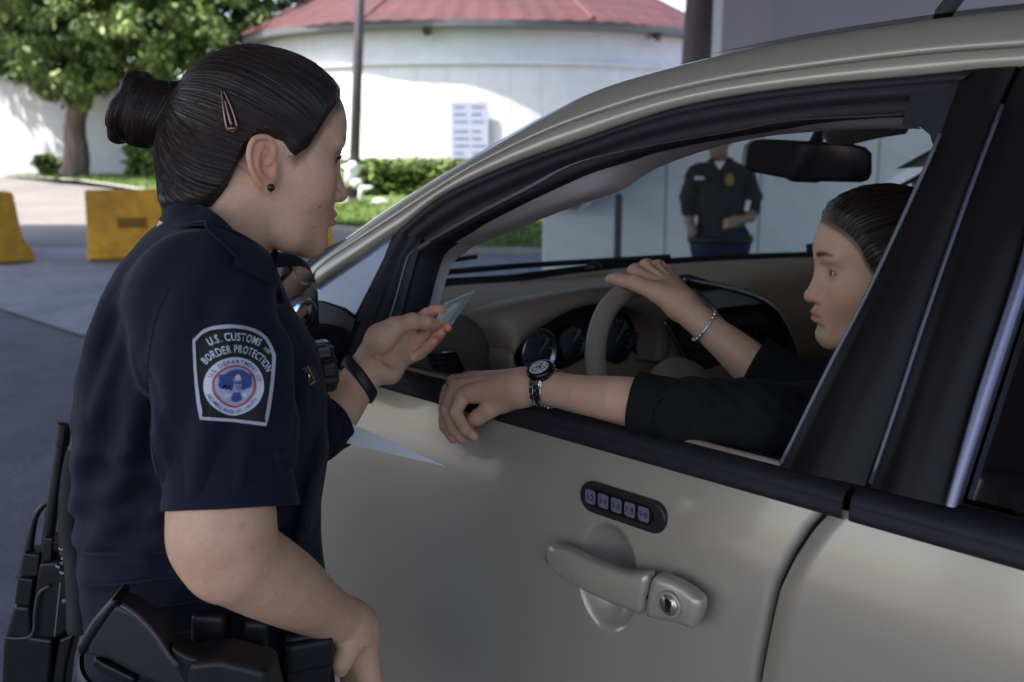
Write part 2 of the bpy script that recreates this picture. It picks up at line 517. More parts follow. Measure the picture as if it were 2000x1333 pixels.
def on_drum(px, py):
    r = ray(px, py); o = np.array([0 - DC[0], 0 - DC[1]]); d = r[:2]
    a_, b_, c_ = d @ d, 2 * o @ d, o @ o - (DR + .05) ** 2
    t = (-b_ - math.sqrt(max(b_ * b_ - 4 * a_ * c_, 0))) / (2 * a_); return CAMP + r * t
for k, (px, py) in enumerate(((838, 62), (1268, 74))):
    P = on_drum(px, py); nrm = (P - DC) * [1, 1, 0]; nrm = nrm / np.linalg.norm(nrm)
    t = thing("wall_lamp", ("small dark floodlight under the red eave, left of the two" if k == 0 else "small dark floodlight under the red eave, right of the two near the tree trunk"), "lamp", P, 0, "floodlights under the round eave")
    mb = MB(); mb.tube([P - nrm * .06, P + nrm * .22 + [0, 0, .06]], .03, 8); mb.build("bracket", m_dark, t)
    mb = MB(); mb.lathe(P + nrm * .24 + [0, 0, .05], nrm * .8 + np.array([.3, 0, -.6]), [(-.12, .05), (-.02, .10), (.14, .13)], 12); mb.build("lamp_head", m_dark, t)
# notice board on the round wall
Pn = on_drum(918, 268); nr = (Pn - DC) * [1, 1, 0]; nr /= np.linalg.norm(nr); tx = np.array([-nr[1], nr[0], 0]) ; tx = -tx if tx[0] < 0 else tx
t = thing("notice_board", "pale blue notice board with two columns of faded lettering on the round wall", "sign", Pn - np.array([0, 0, .9]))
R = np.stack([tx, -nr, [0, 0, 1]], 1)
mb = MB(); mb.box(Pn + nr * .10, (.50, .02, .92), R); mb.build("panel", mat("notice_panel", (.33, .35, .43), .5), t)
mb = MB(); r2 = np.random.default_rng(3)
for i in range(9):
    z = .78 - i * .19 - (.06 if i > 2 else 0)
    for cx0 in (-.40, .06):
        w = .17 + .12 * r2.random(); x0 = cx0; 
        while x0 < cx0 + w * 1.25:
            wl = .03 + .05 * r2.random()
            mb.box(Pn + nr * .124 + tx * (x0 + wl / 2) + np.array([0, 0, z]), (wl / 2, .003, .03), R); x0 += wl + .018
mb.build("lettering", mat("notice_letters", (.13, .16, .27), .6), t)

# ---- long white wall on the left
t = thing("boundary_wall", "long sunlit white wall behind the leafy tree", "wall", (-17, 37.6, 0))
mb = MB(); mb.box((-19, 37.75, 1.66), (14.2, .18, 1.66)); mb.build("wall_face", m_white, t)
mb = MB(); mb.box((-19, 37.75, 3.36), (14.25, .24, .05)); mb.build("coping", m_white, t)
mb = MB()
for x in np.arange(-32, -5, 2.4): mb.box((x, 37.566, 1.66), (.012, .006, 1.6))
mb.build("panel_joint", mat("joint_grey", (.62, .62, .62), .8), t)

# ---- foliage tools
def leaf_cloud(mbs, centers, radii, nper, size, droop=.5, R_=None):
    r_ = R_ or rng
    for c, rad in zip(centers, radii):
        for _ in range(nper):
            d = r_.normal(size=3); d /= np.linalg.norm(d); p = c + d * np.asarray(rad) * (r_.random() ** .45)
            ax = r_.normal(size=3); ax[2] = -abs(ax[2]) * droop - droop; ax /= np.linalg.norm(ax)
            w = np.cross(ax, r_.normal(size=3)); w /= np.linalg.norm(w) + 1e-9
            s = size * (.6 + .8 * r_.random())
            k = 0 if r_.random() < .5 else 1
            mbs[k].append((p - w * s * .22, p + ax * s * .5 - w * s * .28, p + ax * s, p + ax * s * .5 + w * s * .28))
def leaf_mesh(name, mbs, mats_, parent):
    q = np.array(mbs[0] + mbs[1]); n = len(q)
    F = np.arange(n * 4).reshape(n, 4)
    return mk(name, q.reshape(-1, 3), F, mats_, parent, smooth=False, mi=[0] * len(mbs[0]) + [1] * len(mbs[1]))

# ---- big leafy tree
TB = onz(146, 349); TB[2] = 0
t = thing("leafy_tree", "large leafy green tree in front of the white wall", "tree", TB, 0)
mb = MB(); Y0 = TB[1]
tr = [TB, A(150, 300, Y0), A(146, 255, Y0), A(152, 215, Y0), A(175, 160, Y0), A(215, 90, Y0), A(240, -20, Y0)]
mb.tube(spline(tr, 20), np.linspace(.40, .16, 20) + .10 * np.exp(-np.linspace(0, 8, 20)), 12)
for br in ([A(150, 225, Y0), A(110, 150, Y0 - .8), A(50, 60, Y0 - 1.5)], [A(160, 200, Y0), A(120, 110, Y0 + 1), A(130, -10, Y0 + 1.5)],
           [A(190, 130, Y0), A(290, 80, Y0 - .6), A(400, 20, Y0 - 1.2)], [A(215, 90, Y0), A(330, -10, Y0 + .8), A(470, -30, Y0 + 1)]):
    mb.tube(spline(br, 10), np.linspace(.2, .05, 10), 8)
mb.build("trunk", m_bark, t, smooth=True)
cl = []; rd = []
r3 = np.random.default_rng(11)
def bottom(x):
    return np.interp(x, [-120, 0, 60, 110, 150, 200, 260, 330, 400, 470, 520, 560, 600], [165, 165, 180, 205, 200, 185, 170, 185, 150, 110, 95, 75, 20])
while len(cl) < 900:
    px = r3.uniform(-130, 590); py = r3.uniform(-260, 205)
    if py > bottom(px) - 14 - 25 * r3.random(): continue
    if px > 500 and r3.random() < .5: continue
    if px > 535 and py > 60: continue
    yy = Y0 + r3.normal() * 1.7
    cl.append(A(px, py, yy)); s_ = r3.uniform(.28, .62); rd.append((s_, s_, s_ * .8))
q = [[], []]; leaf_cloud(q, cl, rd, 95, .25, .8, r3)
leaf_mesh("crown", q, [m_leafa, m_leafb], t)

# ---- shrubs, hedge
def shrub(name, label, cat, base, half, n, size, box=True, group=None):
    t = thing(name, label, cat, base, 0, group)
    q = [[], []]; c = []; r = []
    for _ in range(n):
        d = r3.uniform(-1, 1, 3)
        if not box: d /= max(1, np.linalg.norm(d) * 1.15)
        c.append(np.array(base) + d * np.array(half) * .85 + np.array([0, 0, half[2]])); r.append((.15, .15, .13))
    leaf_cloud(q, c, r, 26, size, .1, r3)
    leaf_mesh("foliage", q, [m_leafa, m_leafb], t)
    mb = MB()
    for k in range(3):
        mb.tube([np.array(base) + [(k - 1) * .1, 0, 0], np.array(base) + [(k - 1) * .3 * half[0], .05, half[2] * 1.4]], .03, 6)
    mb.build("stem", m_bark, t)
P = onz(92, 347); shrub("shrub", "small untrimmed shrub at the foot of the white wall, left of the tree trunk", "shrub", (P[0], 35.6, .03), (.45, .35, .42), 60, .15, False)
P = onz(248, 357); shrub("trimmed_shrub", "box-trimmed green shrub against the wall, just right of the tree trunk", "shrub", (P[0], 33.6, .03), (.62, .5, .60), 150, .13)
P = onz(335, 360); shrub("trimmed_shrub", "box-trimmed green shrub half hidden behind the officer's hair", "shrub", (P[0], 33.6, .03), (.55, .5, .55), 110, .13)
P0, P1 = A(640, 390, 24.6), A(1010, 390, 24.6)
shrub("hedge", "low clipped green hedge in front of the round white building", "hedge", ((P0[0] + P1[0]) / 2, 24.8, .03), (abs(P1[0] - P0[0]) / 2, .7, .44), 620, .13)

# ---- yellow barriers
def barrier(label, a, b, group="yellow traffic barriers"):
    a = np.asarray(a, float) * [1, 1, 0]; b = np.asarray(b, float) * [1, 1, 0]
    L = np.linalg.norm(b - a); d = (b - a) / L; n = np.array([d[1], -d[0], 0])
    if n[1] > 0: n = -n
    t = thing("traffic_barrier", label, "barrier", (a + b) / 2, 0, group)
    pr = [(.29, .02), (.29, .10), (.17, .30), (.115, .80), (.09, .83), (-.09, .83), (-.115, .80), (-.17, .30), (-.29, .10), (-.29, .02)]
    mb = MB(); mb.prism([a + n * y + np.array([0, 0, z]) for y, z in pr], d * L)
    o = mb.build("body", m_yel, t); bev(o, .015, 2)
    R = np.stack([d, -n, [0, 0, 1]], 1)
    tl = math.atan2(.055, .5)
    for s in np.arange(.52, L - .3, 1.55):
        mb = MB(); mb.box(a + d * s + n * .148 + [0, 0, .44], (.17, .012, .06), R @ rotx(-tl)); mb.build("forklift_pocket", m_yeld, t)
    for s in (.24 * L + .1, .62 * L):
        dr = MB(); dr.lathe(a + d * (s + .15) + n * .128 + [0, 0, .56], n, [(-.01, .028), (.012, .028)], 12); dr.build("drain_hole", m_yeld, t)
    return t
bL = onz(159, 512); bR = onz(641, 499)
barrier("yellow barrier standing side-on behind the officer's neck", bL + [0, .29, 0], bR + [0, .29, 0])
e0 = onz(-6, 523)
barrier("yellow barrier cut off by the left edge of the photo", e0 + np.array([.0, .3, 0]), e0 + np.array([-1.7, 2.4, 0]))

# ---- lamp post with a white wrap
PB = onz(690, 396); PB[2] = 0
t = thing("lamp_post", "tall dark lamp post rising in front of the round building", "lamp post", PB)
top = A(703, 0, PB[1]); dirp = (top - PB) / (top[2])
mb = MB(); mb.tube([PB + [0, 0, .02], PB + dirp * 3, PB + dirp * 9.2], [.115, .105, .08], 14); mb.build("pole", m_pole, t, smooth=True)
mb = MB(); mb.box(PB + [0, 0, .06], (.2, .2, .06)); mb.build("base_plate", m_pole, t)
mb = MB(); e = PB + dirp * 9.2; mb.tube(spline([e - [0, 0, .1], e + [.4, 0, .3], e + [1.3, 0, .4]], 8), .05, 8); mb.build("arm", m_pole, t)
mb = MB(); mb.box(e + np.array([1.55, 0, .38]), (.35, .14, .07)); o = mb.build("lamp_head", m_pole, t); bev(o, .03)
m_bag = mat("white_plastic", (.78, .78, .80), .4, nz=[(12, .1, 3)], bump=[(25, .6)])
s_ = SDF(PB + [-.45, -.5, -.1], PB + [.75, .3, 1.3], .02)
for c, r in (((.03, -.16, .72), (.16, .09, .18)), ((-.05, -.18, .52), (.10, .08, .16)), ((.12, -.2, .42), (.13, .08, .11)), ((.26, -.2, .30), (.10, .06, .07)), ((.20, -.22, .14), (.06, .05, .16)), ((.36, -.2, .33), (.12, .04, .035)), ((-.12, -.16, .78), (.09, .05, .05))):
    s_.ell(PB + np.array(c), r, .05, rotx(.3) @ rotz(.4))
P_, F_ = s_.mesh(); P_ += rng.normal(size=P_.shape) * .004
o = mk("plastic_wrap", P_, F_, m_bag); tag(o, "crumpled white plastic wrap tied round the foot of the lamp post", "plastic wrap")
for px, py, sc_, lb in ((660, 402, .16, "pale boulder on the grass left of the lamp post foot"), (742, 404, .13, "pale boulder on the grass right of the lamp post foot")):
    P = onz(px, py); s_ = SDF(P - .4, P + .4, .025); s_.ell(P + [0, 0, sc_ * .6], (sc_ * 1.4, sc_, sc_ * .8), .02); s_.ell(P + [sc_ * .7, 0, sc_ * .3], (sc_, sc_, sc_ * .6), .05)
    a_, f_ = s_.mesh(); tag(mk("boulder", a_, f_, mat("boulder_stone", (.42, .38, .35), .9, nz=[(9, .2, 3)], bump=[(14, .7)])), lb, "rock", "pale boulders by the lamp post")

# ---- tree trunk and buildings on the right
P = np.array([A(1368, 60, 15.8)[0], 15.8, 0])
t = thing("tall_tree", "tall straight grey tree trunk above the car roof", "tree", P)
mb = MB(); mb.tube([P + [0, 0, -.02], P + [.02, 0, 2], P + [.1, 0, 4.5], P + [.15, .1, 7.5]], [.38, .31, .29, .24], 16); mb.build("trunk", mat("grey_bark", (.10, .083, .083), .9, nz=[(5, .3, 4)], bump=[(10, .8)], stretch=(1, 1, .3)), t, smooth=True)
cl = [P + np.array([r3.normal() * 1.6, r3.normal() * 1.4, 8.0 + r3.normal() * .9]) for _ in range(160)] + [A(1400 + 8 * k, 70 + 9 * k, 17.8) for k in range(3)]
q = [[], []]; leaf_cloud(q, cl, [(.45, .45, .35)] * 160 + [(.12, .1, .12)] * 3, 40, .22, .8, r3); leaf_mesh("crown", q, [m_leafa, m_leafb], t)

t = thing("grey_building", "plain lilac grey building behind the car roof at the right edge", "building", (9.6, 18, 0))
x0 = A(1500, 40, 15.3)[0]
mb = MB(); mb.box(((x0 + 16) / 2, 17.3, 2.7), ((16 - x0) / 2, 2, 2.7)); mb.build("wall", mat("lilac_wall", (.50, .485, .55), .7, nz=[(.6, .07, 4)]), t)
mb = MB(); mb.box(((x0 + 16) / 2, 17.4, 5.5), ((16 - x0) / 2 + .2, 2.05, .1)); mb.build("roof_slab", m_col, t)
mb = MB(); mb.box(((x0 + 16) / 2, 15.29, 3.6), ((16 - x0) / 2, .02, .03)); mb.build("string_course", m_col, t)

# ---- inspection canopy overhead (out of the picture, it shades everything near)
t = thing("inspection_canopy", "wide flat grey canopy on square columns roofing the inspection lane", "canopy", (0, 5, 0))
mb = MB(); mb.box((1.0, 4.7, 5.75), (12.5, 10.4, .3)); mb.build("roof_slab", m_canopy, t)
xc = (A(1410, 40, 14)[0] + A(1507, 40, 14)[0]) / 2; wc = (A(1507, 40, 14)[0] - A(1410, 40, 14)[0]) / 2
for (x, y) in ((xc, 14), (-10.8, 14), (-10.8, -5), (xc, -5)):
    mb = MB(); mb.box((x, y + wc, 2.72), (wc, wc, 2.72)); o = mb.build("column", m_col, t); bev(o, .02)

# ---- white wall seen through the windscreen
WY = 7.6
xa, xb = A(1062, 450, WY)[0], 5.2
t = thing("low_wall", "painted white wall behind the standing officer, seen through the windscreen", "wall", ((xa + xb) / 2, WY, 0))
mb = MB(); mb.box(((xa + xb) / 2, WY + .15, .80), ((xb - xa) / 2, .15, .80)); mb.build("wall_face", m_greyw, t)
mb = MB()
for px in (1300, 1484, 1710):
    x = A(px, 400, WY)[0]; mb.box((x, WY - .002, .80), (.006, .004, .79))
mb.build("panel_joint", mat("joint_dim", (.4, .4, .41), .8), t)
t = thing("sloped_panel", "grey sloped panel leaning out from the left end of the white wall", "awning", tuple(A(1100, 400, 7.2)))
mb = MB(); mb.prism([A(x, y, 7.25) for x, y in ((1050, 404), (1130, 411), (1245, 316), (1245, 262), (1050, 372))], (0, .3, 0)); mb.build("panel", mat("panel_grey", (.20, .20, .20), .8, nz=[(9, .2, 4)]), t)
mb = MB(); a_, b_ = A(1131, 413, 7.24), A(1247, 316, 7.24); mb.tube([a_, b_], .012, 6); mb.build("edge_trim", mat("trim_light", (.55, .55, .55), .5), t)
P = A(1207, 440, 7.1); P[2] = 0
t = thing("bollard", "slim black post standing in front of the white wall", "bollard", P)
hz = A(1207, 379, 7.1)[2]
mb = MB(); mb.tube([P, P + [0, 0, hz - .02], P + [0, 0, hz]], [.026, .026, .015], 12); mb.build("post", m_dark, t, smooth=False)
mb = MB(); mb.lathe(P, (0, 0, 1), [(0, .07), (.012, .07), (.014, .03)], 16); mb.build("base_plate", m_dark, t)

# ================================================================ CAR (car frame: x forward, y left, z up)
WID = 2.03
m_paint = mat("champagne_paint", (.365, .329, .262), .34, metal=.25, coat=.6, nz=[(900, .04, 1)])
m_trim = mat("black_trim", (.015, .014, .018), .62, spec=.3, nz=[(40, .15, 2)])
m_gloss = mat("black_gloss", (.010, .008, .008), .33, spec=.11)
m_rub = mat("rubber", (.014, .014, .016), .7)
m_gap = mat("shut_gap", (.004, .004, .004), .9)
m_beige = mat("interior_beige", (.36, .245, .135), .62, nz=[(60, .05, 2)], bump=[(500, .15)])
m_beiged = mat("interior_taupe", (.21, .165, .12), .6, bump=[(500, .15)])
m_headl = mat("headliner_grey", (.58, .55, .54), .8)
m_blackp = mat("black_plastic", (.012, .012, .013), .45)
m_silver = mat("satin_silver", (.55, .55, .55), .3, metal=1.0)
m_chrome = mat("chrome", (.75, .75, .76), .12, metal=1.0)
m_wind = glassmat("windscreen_glass", (.74, .80, .80))
m_tint = glassmat("tinted_glass", (.10, .10, .11))
car = thing("parked_car", "champagne coloured car stopped beside the officer with its driver window open", "car", CO, CANG)
def ckw(**k): d = dict(parent=car, space='local'); d.update(k); return d
def cbuild(mb, name, m, parent=None, smooth=True, fixn=True): return mb.build(name, m, parent or car, 'local', smooth, fixn)
def mir(v): v = np.array(v, float); v[..., 1] = -WID - v[..., 1]; return v

# ---- lower body skin
zb = np.concatenate([np.arange(.34, .86, .02), np.arange(.86, 1.131, .005)])
gp = np.array([side(x, y) for x, y in ((1478, 1333), (1490, 1265), (1515, 1150), (1545, 1088), (1580, 1035), (1622, 990), (1645, 962))])
def ugap(z): return float(np.interp(z, gp[::-1][::-1][:, 2] if gp[0, 2] < gp[-1, 2] else gp[::-1][:, 2], gp[:, 0] if gp[0, 2] < gp[-1, 2] else gp[::-1][:, 0]))
cupc = side(1186, 1130); cupu, cupz = cupc[0], cupc[2]
def skin(u0f, u1f, nu, arch=None, cup=False, rolls=(True, True), fine=None):
    g = []
    for z in zb:
        ua, ub = u0f(z), u1f(z)
        us = np.linspace(ua + .004, ub - .004, nu) if fine is None else fine(ua + .004, ub - .004)
        row = [(ua, SV(z) - .016, z), (ua + .0005, SV(z) - .004, z)] + [(u, SV(z), z) for u in us] + [(ub - .0005, SV(z) - .004, z), (ub, SV(z) - .016, z)]
        if cup:
            nr_ = []
            for (u, v, z_) in row:
                r = math.hypot((u - cupu) / .047, (z_ - cupz) / .067)
                if r < 1.06:
                    k = 1 - min(r, 1) ** 2.6
                    v -= .034 * max(k, 0) ** .8
                nr_.append((u, v, z_))
            row = nr_
        g.append(row)
    g = np.array(g); ni, nj = g.shape[:2]
    F = []
    for i in range(ni - 1):
        for j in range(nj - 1):
            if arch:
                c = (g[i, j] + g[i + 1, j + 1]) / 2
                if math.hypot(c[0] - arch[0], c[2] - .37) < .385: continue
            F.append((i * nj + j, i * nj + j + 1, (i + 1) * nj + j + 1, (i + 1) * nj + j))
    return g.reshape(-1, 3), F
finef = lambda a, b: np.concatenate([np.linspace(a, cupu - .06, 26), np.linspace(cupu - .058, cupu + .058, 46), np.linspace(cupu + .06, b, 60)])
def frontend(z): return .98 + .02 * math.sin((z - .3) * 3)
def low(v):
    v = np.array(v); z = v[:, 2]; k = np.clip((v[:, 0] - .90) / .25, 0, 1); v[:, 2] = np.where(z > .85, .85 + (z - .85) * (1 - .55 * k), z); return v
def panel(name, *a, **k):
    v, f = skin(*a, **k)
    v = low(v) if 'arch' in k and k['arch'][0] > 0 else v
    o = mk(name, v, f, m_paint, car, 'local'); fix_normals(o)
    k2 = dict(k); k2['cup'] = False; k2.pop('fine', None); v, f = skin(*a, **k2)
    v = low(v) if 'arch' in k and k['arch'][0] > 0 else v
    o2 = mk(name, mir(v), f, m_paint, car, 'local'); fix_normals(o2)
    return o
fdoor = panel("front_door", lambda z: ugap(z) + .003, lambda z: frontend(z) - .003, 40, cup=True, fine=finef)
panel("rear_door", lambda z: -1.08 + .1 * (z - .6), lambda z: ugap(z) - .003, 40)
panel("front_fender", lambda z: frontend(z) + .003, lambda z: 1.62 - .5 * max(0, z - .9), 90, arch=(1.27,))
panel("rear_quarter", lambda z: -2.35 - .1 * (z - .6), lambda z: -1.09 + .1 * (z - .6), 110, arch=(-1.50,))
for s_ in (0, 1):
    for uf in (ugap, frontend):
        mb = MB()
        q = [[uf(z) + dx, SV(z) - .017, z] for z in zb[::3] for dx in (0,)]
        g = np.array([[(uf(z) - .03, SV(z) - .018, z), (uf(z) + .03, SV(z) - .018, z)] for z in zb])
        mb.grid(mir(g) if s_ else g); cbuild(mb, "door_seal", m_gap)
# sill, inner closing walls, floor, firewall, tail
mb = MB()
for s_ in (0, 1):
    g = np.array([[(u, SV(.34) - .001, .345), (u, SV(.34) + .004, .30), (u, SV(.34) - .03, .23), (u, -.3, .22)] for u in np.linspace(-1.1, .95, 6)])
    mb.grid(mir(g) if s_ else g)
mb.box((-.1, -.93, .24), (1.9, .85, .02))
mb.box((1.05, -.93, .68), (.02, .86, .44))
cbuild(mb, "underbody", m_trim)
mb = MB()
for s_ in (0, 1):
    g = np.array([[(u, -.034, 1.152), (u, -.075, 1.148), (u, -.10, 1.08), (u, -.075, 1.0), (u, -.085, .8), (u, -.07, .30)] for u in np.linspace(-2.2, .66, 30)])
    mb.grid(mir(g) if s_ else g)
cbuild(mb, "door_card", m_beiged)
# front: bumper, hood, cowl ; rear
def nose(s, z):                        # s 0..1 across the car at the front
    w = 2 * s - 1; return 1.93 - .33 * abs(w) ** 3.2 - .35 * max(0, z - .85) - .12 * max(0, .45 - z)
g = np.array([[(nose(s, z), SV(z) - .02 - s * (WID + 2 * SV(z) - .04), z) for s in np.linspace(0, 1, 31)] for z in (.24, .35, .5, .62, .75, .85, .92, .97, .99)])
mb = MB(); mb.grid(g); cbuild(mb, "front_bumper", m_paint)
mb = MB(); mb.grid(np.array([[(nose(s, z) + .012, -.5 - s * .86, z) for s in np.linspace(0.28, .72, 9)] for z in (.55, .62, .70, .78)])); cbuild(mb, "grille", m_trim)
def cowl(s): w = 2 * s - 1; return .87 + .33 * (1 - w * w)
g = []
for t in np.linspace(0, 1, 14):
    row = []
    for s in np.linspace(0, 1, 25):
        u = cowl(s) * (1 - t) + (nose(s, .99) - .0) * t
        w_ = abs(2 * s - 1); zf = .85 + .281 * (1 - .55 * min(1, max(0, (u - .90) / .25))) - .30 * max(0, u - 1.55)
        zc = 1.095 - .09 * t ** 2.2 - .05 * t; z = zc - (zc - zf) * w_ ** 3
        e = SV(zf) - .006 - .03 * t
        row.append((u, e - s * (WID + 2 * e), z))
    g.append(row)
mb = MB(); mb.grid(g); cbuild(mb, "hood", m_paint)
for s_ in (0, 1):
    mb = MB(); c = np.array([1.66, -.20, .80]); 
    gg = np.array([[c + np.array([.16 * math.cos(a) * k - .05, .02 + .16 * math.sin(a) * k * .6, .07 * math.sin(a) * k]) for a in np.linspace(0, 2 * PI, 17)] for k in (.02, .5, 1)])
    gg[..., 0] += .05; mb.grid(mir(gg) if s_ else gg); cbuild(mb, "headlight", mat("headlight_lens", (.6, .62, .65), .1, coat=.5))
mb = MB(); g = np.array([[(-2.38 - .10 * (1 - (2 * s - 1) ** 4) + .25 * max(0, z - 1.0), SV(z) - .02 - s * (WID + 2 * SV(z) - .04), z) for s in np.linspace(0, 1, 21)] for z in (.24, .4, .6, .8, 1.0, 1.13)]); mb.grid(g); cbuild(mb, "tailgate", m_paint)
def wheel(u, s_):
    c = np.array([u, -.115, .355]); sg = 1
    if s_: c = mir(c); sg = -1
    mb = MB(); mb.lathe(c, (0, sg, 0), [(-.11, .24), (-.11, .33), (-.09, .352), (.06, .352), (.085, .335), (.09, .25), (.07, .235)], 40); o = cbuild(mb, "wheel", m_rub)
    mb = MB(); mb.lathe(c, (0, sg, 0), [(-.10, .236), (.02, .23), (.075, .236), (.08, .228), (.05, .2), (.03, .06), (.06, .05), (.062, .01)], 32)
    for k in range(5):
        a = 2 * PI * k / 5; mb.box(c + np.array([math.cos(a) * .13, sg * .06, math.sin(a) * .13]), (.10, .012, .028), roty(-a))
    cbuild(mb, "rim", m_silver, o, smooth=False)
for u in (1.27, -1.50):
    for s_ in (0, 1):
        wheel(u, s_)
        g = np.array([[(u + math.cos(a) * r, SV(.37 + math.sin(a) * r) + dv, .37 + math.sin(a) * r) for r, dv in ((.366, -.06), (.367, .004), (.385, .007), (.408, .003), (.412, -.004))] for a in np.linspace(-.09, PI + .09, 50)])
        mb = MB(); mb.grid(mir(g) if s_ else g); cbuild(mb, "wheel_arch", m_paint)

# ---- waist strip (black moulding under the windows)
ug2 = side(1668, 955)[0]
def strip(a, b, nm):
    g = []
    for u in np.linspace(a, b, 40):
        g.append([(u, SV(z) + d, z) for z, d in ((1.120, -.012), (1.122, .003), (1.125, .008), (1.134, .0105), (1.1365, .0085), (1.139, .0105), (1.147, .010), (1.152, .005), (1.154, -.004), (1.153, -.03))])
    for s_ in (0, 1):
        mb = MB(); mb.grid(mir(np.array(g)) if s_ else g); cbuild(mb, nm, m_trim)
strip(.66, ug2 + .004, "waist_moulding"); strip(ug2 - .004, -2.2, "waist_moulding")
mb = MB(); q = [(u, SV(1.155) - .008, 1.1545) for u in np.linspace(.58, -.08, 12)]; mb.tube(q, .0042, 8); cbuild(mb, "sill_edge", mat("sill_brown", (.20, .155, .125), .55))

# ---- pillars and window frame, traced on the body side
T_R = [(560, 565), (620, 510), (657, 480), (742, 418), (855, 346), (945, 292), (1057, 226), (1170, 172), (1305, 131), (1440, 99), (1600, 68), (1800, 38), (2000, 15), (2300, -8)]
T_D = [(575, 580), (632, 516), (688, 478), (765, 429), (855, 370), (945, 316), (1080, 253), (1215, 207), (1321, 178), (1443, 153), (1605, 130), (1807, 106), (2000, 92), (2300, 74)]
T_W = [(778, 451), (855, 387), (945, 342), (1035, 306), (1125, 275), (1215, 243), (1321, 210), (1443, 186), (1605, 165), (1767, 151), (1905, 138), (2000, 132), (2300, 118)]
T_I = [(850, 478), (905, 447), (990, 405), (1060, 372), (1125, 343), (1200, 316), (1260, 297), (1342, 279), (1443, 262), (1565, 243), (1690, 232), (1808, 228)]
def tr(pts, dv=0., n=60): return spline([side(x, y, dv) for x, y in pts], n)
def ribbon(a, b, prof): return np.array([[p * (1 - t) + q * t + np.array([0, d, 0]) for t, d in prof] for p, q in zip(a, b)])
def cut(P, u): k = np.argsort(P[:, 0]); return np.array([u, np.interp(u, P[k, 0], P[k, 1]), np.interp(u, P[k, 0], P[k, 2])])
def both(name, g, m, only=False, smooth=True):
    mb = MB(); mb.grid(g); o = cbuild(mb, name, m, smooth=smooth)
    if not only: mb = MB(); mb.grid(mir(np.array(g))); cbuild(mb, name, m, smooth=smooth)
    return o
R_ = tr(T_R, -.035, 90); D_ = tr(T_D, 0, 90); W_ = tr(T_W, 0, 90)
D_ = np.array([cut(D_, u) for u in np.linspace(D_[0, 0], D_[-1, 0], 90)])
Rr = np.array([cut(R_, u) for u in np.linspace(R_[0, 0], R_[-1, 0], 90)])
# carry the rails on to the tail
def extend(P):
    e = P[-1]; add = [e + np.array([-d, -.010 * d - .03 * d * d, -.035 * d - .10 * d * d]) for d in np.linspace(.15, 1.75, 14)]
    return np.vstack([P, add])
Re, De = extend(R_), extend(D_)
RPR = [(0, -.01), (.10, .003), (.4, .008), (.75, .006), (.95, .002), (1, -.012)]
both("roof_rail", ribbon(Re, De, RPR), m_paint, True)
rr_ = ribbon(Re, De, RPR); mb = MB(); mb.grid(mir(np.array([r for r in rr_ if r[0][0] < .70]))); cbuild(mb, "roof_rail", m_paint)
both("drip_channel", ribbon(De + [0, -.014, .004], De + [0, -.014, -.010], [(0, 0), (1, 0)]), m_gap)
Wl = spline(np.vstack([[side(*p) for p in ((612, 566), (640, 546), (672, 524), (700, 505), (735, 479))], W_]), 100)
Wx = np.array([cut(Wl, u) for u in np.linspace(Wl[0, 0], Wl[-1, 0], 110)])
Dx = np.array([cut(D_, u) for u in np.linspace(Wl[0, 0], Wl[-1, 0], 110)])
both("door_frame_outer", ribbon(extend(Dx), extend(Wx), [(0, -.018), (.03, .001), (.12, .004), (.9, .003), (1, -.012)]), m_paint, True)
rr_ = ribbon(extend(Dx), extend(Wx), [(0, -.018), (.1, .002), (.9, .003), (1, -.012)]); mb = MB(); mb.grid(mir(np.array([r for r in rr_ if r[0][0] < .68]))); cbuild(mb, "door_frame_outer", m_paint)
# black door frame
Ie = spline([side(x, y, -.03) for x, y in T_I], 80)
Wf = tr([p for p in T_W if p[0] < 1910], 0, 80)
prof = [(0, -.014), (.02, .002), (.20, .004), (.24, -.003), (.28, .000), (.55, -.004), (.60, -.014), (.64, -.010), (.9, -.014), (.97, -.016), (1, -.03), (1, -.055)]
both("window_frame", ribbon(Wf, Ie, [(t, d + (.03 if False else 0) + t * .015) for t, d in prof]), m_trim)
# front upright of the frame and the sail
La = spline([side(x, y) for x, y in ((778, 451), (757, 490), (726, 556), (700, 618), (676, 676), (660, 712))], 30)
Lb = spline([side(x, y, -.03) for x, y in ((850, 478), (822, 503), (806, 545), (790, 606), (766, 680), (742, 742))], 30)
both("window_frame_upright", ribbon(La, Lb, [(0, -.02), (.03, .003), (.28, .004), (.32, -.004), (.37, .001), (.6, -.004), (.64, -.012), (.7, -.008), (1, -.01), (1, -.05)]), m_trim)
def plate(name, pts, dv, m, th=.012, parent=None, only=True):
    P = [side(x, y, dv) for x, y in pts]; mb = MB(); mb.prism(P, (0, -th, 0)); return cbuild(mb, name, m, parent, smooth=False)
plate("quarter_glass", [(600, 566), (640, 528), (700, 493), (738, 473), (768, 456), (750, 503), (722, 560), (690, 622), (600, 622)], -.006, mat("pane_sky_tint", (.15, .17, .26), .22, spec=.8), .006)  # blue-grey of the reflected sky put into the opaque pane colour
plate("mirror_sail", [(590, 585), (625, 590), (665, 603), (694, 625), (676, 676), (655, 716), (600, 730)], .004, m_trim, .02)
